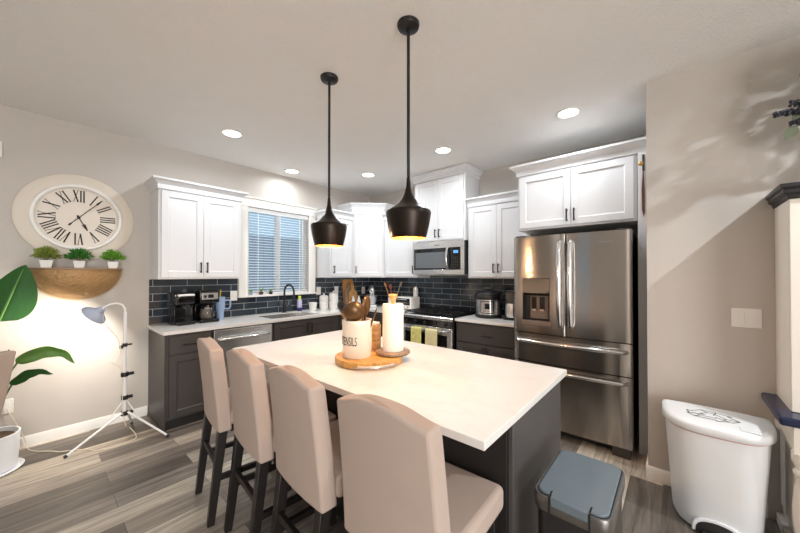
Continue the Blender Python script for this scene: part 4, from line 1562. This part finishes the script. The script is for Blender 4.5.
obj('handle_plate', B().tube([(.2055 * math.cos(-1.06 + .13 * i), .2055 * math.sin(-1.06 + .13 * i), .018) for i in range(9)], .0045, 6), M['crockc'], tr)
BZ = .9145 + .0385

cr = thing('utensil_crock', 'cream crock lettered UTENSILS standing on the round wooden board', 'crock', (-1.408, 1.242, BZ))
RC = .085
obj('crock_body', B().lathe([(.001, 0), (RC * .95, 0), (RC, .008), (RC, .175), (RC * 1.03, .182), (RC * 1.03, .207), (RC * 1.0, .212), (RC * .92, .212), (RC * .9, .19), (RC * .9, .02), (.001, .015)], seg=48), M['crockc'], cr)
a0 = math.atan2(-1.27, 1.475) - .76            # lettering centre, turned left of the camera direction
text('lettering', 'UTENSILS', .070, M['ink'], cr, lambda x, y, z: ((RC + .0008 + z) * math.cos(a0 + x / RC), (RC + .0008 + z) * math.sin(a0 + x / RC), .095 + y), .0004, sx=.42)
gk = 'bronze utensils in the cream crock'
cx, cy = -1.408, 1.242
def ladle(label, base, top, m, r, tiltdir, name='ladle'):
    A, C = Vector(base), Vector(top)
    t = thing(name, label, 'utensil', base, 0, gk)
    d = C - A
    obj('shaft', B().tube([(0, 0, 0), tuple(d * .6), tuple(d * .9)], [.005, .0055, .006], 8), m, t)
    b = B()
    tq = Vector(tiltdir).normalized()
    b.M = Matrix.Translation(d) @ tq.to_track_quat('Z', 'Y').to_matrix().to_4x4()
    prof = [(math.sin(a) * r, -math.cos(a) * r * .75) for a in [PI / 2 * i / 8 for i in range(9)]]
    prof += [(math.sin(a) * (r - .004), -math.cos(a) * (r - .004) * .75) for a in [PI / 2 * (8 - i) / 8 for i in range(9)]]
    b.lathe(prof, seg=28, cap=False)
    obj('ladle_cup', b, m, t)
ladle('large bronze ladle, front of the cream crock, cup facing away from the stools', (cx + .01, cy - .01, BZ + .02), (cx + .02, cy - .045, BZ + .265), M['bronze'], .062, (-.75, .6, .35))
ladle('dark slotted ladle at the left of the cream crock', (cx - .02, cy - .02, BZ + .02), (cx - .05, cy - .05, BZ + .285), M['dark'], .052, (.3, .75, .6))
spoon('serving_spoon', 'tall bronze serving spoon standing upright in the cream crock', (cx + .015, cy + .02, BZ + .02), (cx + .05, cy + .03, BZ + .335), M['bronze'], bowl=(.044, .062), flat=.35, group=gk, k=1.1)
spoon('serving_spoon', 'wooden spoon at the back of the cream crock', (cx - .0, cy + .03, BZ + .02), (cx + .0, cy + .05, BZ + .31), wd, bowl=(.026, .036), flat=.4, group=gk)
spoon('spatula', 'bronze spatula leaning right out of the cream crock', (cx + .03, cy + .0, BZ + .02), (cx + .10, cy + .055, BZ + .265), M['bronze'], bowl=(.022, .055), flat=.25, group=gk)
spoon('serving_spoon', 'pale wooden spoon leaning left out of the cream crock', (cx - .03, cy + .0, BZ + .02), (cx - .115, cy - .03, BZ + .29), M['lwood'], bowl=(.024, .03), flat=.4, group=gk)

ph = thing('paper_towel_holder', 'paper towel roll on a round wooden holder with knob beside the crock', 'paper towel holder', (-1.285, 1.418, BZ))
obj('base', B().lathe([(.001, 0), (.095, 0), (.104, .008), (.104, .016), (.096, .022), (.001, .022)], seg=44), M['greyw'], ph)
obj('roll', B().lathe([(.02, .0225), (.062, .0225), (.063, .03), (.063, .292), (.060, .298), (.02, .298)], seg=44), M['paper'], ph)
obj('core', B().lathe([(.0195, .0226), (.0195, .299), (.016, .299), (.016, .0226)], seg=24, cap=False), M['greyw'], ph)
obj('post', B().cyl((0, 0, .022), (0, 0, .315), .009), M['lwood'], ph)
obj('knob', B().lathe([(.010, .305), (.012, .315), (.024, .335), (.028, .348), (.024, .356), (.001, .358)], seg=24), M['lwood'], ph)

nb = thing('slatted_wooden_box', 'small slatted wooden box of napkins between the crock and the paper towels', 'box', (-1.475, 1.415, BZ), .2)
for i in range(5):
    obj('slat', B().box(-.06, -.03, .0 + i * .032, .06, .03, .030 + i * .032), M['lwood'], nb, bevel=.002)
obj('napkins', B().box(-.052, -.025, .1602, .052, .025, .172), M['paper'], nb)

# ================================================================== RIGHT SIDE
# steel trash can with grey lid at island end
tc_ = thing('step_trash_can', 'steel step trash can with grey lid at the end of the island', 'trash can', (-.274, 1.362, 0))
def rrect(hx, hy, r, n=6):
    p = []
    for cx_, cy_, a in ((hx - r, hy - r, 0), (-hx + r, hy - r, PI / 2), (-hx + r, -hy + r, PI), (hx - r, -hy + r, 3 * PI / 2)):
        for i in range(n + 1):
            t = a + PI / 2 * i / n
            p.append((cx_ + r * math.cos(t), cy_ + r * math.sin(t)))
    return p
def rr(b, lv):
    return b.loft([[(x, y, z) for x, y in rrect(hx, hy, r)] for hx, hy, r, z in lv])
obj('base', rr(B(), [(.108, .168, .03, 0), (.112, .172, .032, .005), (.112, .172, .032, .035)]), M['dark'], tc_)
obj('steel_body', rr(B(), [(.108, .168, .03, .0352), (.112, .173, .035, .60)]), M['dsteel'], tc_)
obj('rim', rr(B(), [(.119, .186, .04, .6002), (.121, .189, .042, .606), (.121, .189, .042, .646), (.118, .186, .04, .652)]), M['rimsteel'], tc_)
ld_ = obj('lid', rr(B(), [(.109, .176, .034, .6523), (.109, .176, .034, .657), (.106, .173, .032, .660)]), M['canlid'], tc_)
obj('lid_seam', rr(B(), [(.113, .180, .036, .6521), (.113, .180, .036, .6528)]), M['toe'], tc_)
obj('lid_front', B().box(-.058, -.192, .628, .058, -.150, .6597), M['canlid'], tc_, bevel=.004)
for x in (-.061, .061):
    obj('lid_notch', B().box(x - .0025, -.1925, .600, x + .0025, -.150, .6600), M['toe'], tc_)
obj('front_panel', B().box(-.075, -.1785, .05, .075, -.1736, .595), M['dark'], tc_)
obj('pedal', B().box(-.05, -.215, .012, .05, -.173, .026), M['chrome'], tc_, bevel=.004)

# white recycling bin
rb = thing('recycling_bin', 'white plastic recycling bin with recycling arrows on its lid against the right wall', 'recycling bin', (.166, 2.715, 0))
rb.scale = (1.08, 1.0, .955)
def dshape(hw, dep, n=28):
    # flat back at y=0, rounded front
    p = []
    for i in range(n + 1):
        a = PI * i / n
        c, s = math.cos(a), math.sin(a)
        p.append((hw * math.copysign(abs(c) ** .62, c), -.03 - (dep - .03) * s ** .72))
    return [(hw, -.002)] + p + [(-hw, -.002)]
b = B()
lv = [(.170, .285, .012), (.176, .292, .03), (.205, .315, .56), (.207, .317, .575)]
b.loft([[(x, y, z) for x, y in dshape(hw, d)] for hw, d, z in lv])
body = obj('body', b, M['bin'], rb, angle=50)
obj('base_ring', B().loft([[(x, y, z) for x, y in dshape(hw, d)] for hw, d, z in ((.166, .28, .0), (.168, .283, .0118))]), M['dark'], rb)
obj('liner', B().loft([[(x, y, z) for x, y in dshape(hw, d)] for hw, d, z in ((.2078, .3178, .5755), (.2085, .3185, .584))]), M['binbag'], rb)
def lidz(x, y):
    return 0
b = B()
lv = [(.214, .327, .5845), (.220, .334, .59), (.220, .334, .622), (.214, .328, .636), (.195, .308, .642), (.10, .20, .646)]
b.loft([[(x, y - (0 if i < 4 else -.0), z) for x, y in dshape(hw, d)] for i, (hw, d, z) in enumerate(lv)])
lid = obj('lid', b, M['bin'], rb, angle=60)
obj('lid_tab', B().box(.08, -.30, .643, .15, -.235, .6475), M['bin'], lid, bevel=.002)
# pedal recess and pedal
pr_ = B()
arch = []
for i in range(13):
    a = PI * i / 12
    arch.append((.098 * math.cos(a), .012 + .092 * math.sin(a) ** .6))
pr_.prism(arch, 'y', -.305, -.2)
obj('pedal_recess', pr_, M['bin'], rb, bevel=.003)
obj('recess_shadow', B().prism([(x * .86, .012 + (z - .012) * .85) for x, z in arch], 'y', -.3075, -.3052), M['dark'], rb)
obj('pedal', B().box(-.06, -.335, .018, .06, -.2995, .032), M['dsteel'], rb, bevel=.005)
# recycling arrows outline
b = B()
def seg2(p, q, w=.003):
    P, Q = Vector(p), Vector(q)
    d = (Q - P).normalized()
    n_ = Vector((-d.y, d.x)) * w / 2
    e = d * w / 2
    pts = [P - e + n_, Q + e + n_, Q + e - n_, P - e - n_]
    b.prism([(p_.x, p_.y) for p_ in pts], 'z', .6463, .6473)
cxr, cyr, Rr = -.015, -.165, .165
for k in range(3):
    A = 2 * PI * k / 3
    def tri(p, A=A):
        x, y = p[0] * math.cos(A) - p[1] * math.sin(A), p[0] * math.sin(A) + p[1] * math.cos(A)
        return (cxr + x * Rr, cyr + y * Rr * .72)
    arrow = [(-.40, -.50), (.10, -.50), (.10, -.62), (.40, -.37), (.10, -.12), (.10, -.24), (-.27, -.24)]
    fold = [(-.40, -.50), (-.58, -.20), (-.36, -.07), (-.27, -.24)]
    for poly in (arrow, fold):
        for q in range(len(poly)):
            seg2(tri(poly[q]), tri(poly[(q + 1) % len(poly)]))
obj('recycling_symbol', b, M['ink'], lid, smooth=False)

# cream hutch
hu = thing('hutch', 'cream hutch with black crown and navy ledge at the right edge', 'hutch', (.418, YR - .002, 0))
# local x to the right, y negative towards camera
obj('upper_case', B().box(.02, -.30, .735, .04, -.001, 1.81).box(.04, -.012, .735, .96, -.001, 1.81).box(.94, -.30, .735, .96, -.012, 1.81).box(.04, -.30, 1.79, .94, -.012, 1.81).box(.04, -.30, .735, .94, -.012, .755), M['cream'], hu)
b = B()
b.box(.02, -.322, .735, .075, -.3005, 1.81).box(.46, -.322, .735, .52, -.3005, 1.81).box(.905, -.322, .735, .96, -.3005, 1.81)
b.box(.075, -.322, 1.755, .905, -.3005, 1.81).box(.075, -.322, .735, .905, -.3005, .78)
obj('door_frame', b, M['cream'], hu, bevel=.003)
obj('door_glass', B().box(.0755, -.314, .7805, .4595, -.310, 1.7545), M['glass'], hu)
obj('door_glass', B().box(.5205, -.314, .7805, .9045, -.310, 1.7545), M['glass'], hu)
obj('interior', B().box(.0405, -.02, .7555, .9395, -.0125, 1.7895), M['toe'], hu)
for z in (1.08, 1.42):
    obj('shelf', B().box(.0405, -.29, z, .9395, -.0205, z + .018), M['cream'], hu)
obj('crown_moulding', B().loft([[(x0, y0, z), (.98 - x0, y0, z), (.98 - x0, -.001, z), (x0, -.001, z)] for x0, y0, z in
     ((.016, -.326, 1.8105), (.012, -.33, 1.82), (.010, -.332, 1.83), (-.002, -.345, 1.84), (-.006, -.348, 1.85), (-.004, -.346, 1.858), (-.014, -.356, 1.868), (-.016, -.358, 1.88), (-.016, -.358, 1.886))]), M['hcrown'], hu)
obj('ledge', B().box(-.040, -.445, .692, 1.0, -.001, .734), M['navy'], hu, bevel=.012, seg=3)
obj('apron', B().box(.012, -.42, .56, .97, -.40, .6915).box(.012, -.40, .56, .03, -.001, .6915), M['cream'], hu)
obj('lower_case', B().box(.04, -.33, .06, .94, -.002, .6915), M['cream'], hu, bevel=.003)
obj('side_panel', B().box(.030, -.32, .12, .0395, -.02, .56), M['cream'], hu, bevel=.002)
obj('plinth', B().box(.015, -.43, .0, .965, -.002, .055), M['cream'], hu, bevel=.004)
leg_prof = [(.030, .0555), (.034, .07), (.022, .09), (.026, .13), (.036, .22), (.038, .30), (.030, .40), (.022, .44), (.034, .455), (.036, .47), (.024, .485), (.030, .50), (.040, .52), (.040, .56)]
for x in (.045, .935):
    lg = B().lathe(leg_prof, (x, -.388, 0), 28)
    lg.box(x - .036, -.425, .5602, x + .036, -.3995, .6914)
    obj('turned_leg', lg, M['cream'], hu, angle=60)

# vase of dried stems on the hutch
fa = thing('stem_arrangement', 'dark lavender and eucalyptus stems in a vase on top of the hutch', 'flower arrangement', (.74, 2.63, 1.8865))
obj('vase', B().lathe([(.001, 0), (.045, 0), (.06, .03), (.066, .09), (.05, .15), (.036, .18), (.04, .20), (.034, .20), (.03, .18), (.001, .02)], seg=30), M['ceramic'], fa)
rnd = random.Random(11)
def sprig(end, n=16, bloom=True):
    E = Vector(end)
    a = Vector((0, 0, .17))
    pts = [a, a + Vector((E.x * .25, E.y * .25, (E.z - .17) * .55)), a + Vector((E.x * .62, E.y * .62, (E.z - .17) * .92)), E]
    sm = smooth_path([tuple(p) for p in pts], 5)
    st_ = obj('stem', B().tube(sm, .0022, 6), M['stem'], fa)
    b = B()
    if bloom:
        d = (sm[-1] - sm[-4]).normalized()
        for k in range(n):
            c = E - d * (.115 * k / n)
            for q in range(4):
                off = Vector((rnd.uniform(-1, 1), rnd.uniform(-1, 1), rnd.uniform(-1, 1))) * .012
                b.ell(tuple(c + off), (.0075, .0075, .0075), 7, 5)
        obj('bloom', b, M['spruce'], st_)
    else:
        for k in range(n):
            i = 5 + int((len(sm) - 6) * k / (n - 1))
            c = sm[i]
            d = (sm[min(i + 1, len(sm) - 1)] - sm[i - 1]).normalized()
            sd = d.cross(Vector((rnd.uniform(-.4, .4), 1, rnd.uniform(-.4, .4)))).normalized() * (1 if k % 2 else -1)
            ax = (sd + d * .5).normalized()
            L, w = rnd.uniform(.07, .115), rnd.uniform(.022, .034)
            s2 = ax.cross(Vector((rnd.uniform(-.3, .3), 1, rnd.uniform(-.3, .3)))).normalized()
            g = []
            for u in range(7):
                t_ = u / 6
                ww = w * math.sin(PI * min(1, max(.02, t_ ** .8)))
                ww = max(ww, .001)
                g.append([tuple(c + ax * L * t_ + s2 * ww * q) for q in (-1, -.5, 0, .5, 1)])
            b.sheet(g, .0012)
        obj('leaves', b, M['euc'], st_)


for e in ((-.325, -.01, .405), (-.275, -.015, .445), (-.27, 0.0, .345), (-.24, .02, .43), (-.2, -.04, .5), (-.12, .03, .56), (.05, -.03, .6), (.2, .0, .48)):
    sprig(e)
for e, n in (((-.20, -.05, .64), 11), ((-.10, -.12, .70), 11), ((-.18, -.13, .56), 10), ((-.02, -.02, .74), 11), ((-.25, .03, .335), 6), ((-.10, -.18, .48), 10), ((.12, -.08, .66), 10), ((.24, -.1, .5), 9)):
    sprig(e, n, False)

# hanging ornament on the end panel beside the fridge cabinet
ho = thing('hanging_ornament', 'thin brown ornament hanging from a brass knob beside the fridge cabinet', 'ornament', (-.192, 3.169, 2.30))
obj('hook_plate', B().box(-.004, -.004, -.05, .012, 0, .08), M['dsteel'], ho, bevel=.001)
obj('knob', B().cyl((-.004, -.0045, .0), (-.008, -.03, .0), .006, .006, 10).ell((-.010, -.040, .0), (.018, .016, .018), 16, 8), M['brass'], ho)
obj('strap', B().prism([(.0, -.05), (.006, -.05), (.012, -.2), (.012, -.38), (.004, -.42), (-.006, -.36), (-.008, -.2)], 'y', -.012, -.0042), M['brownorn'], ho)
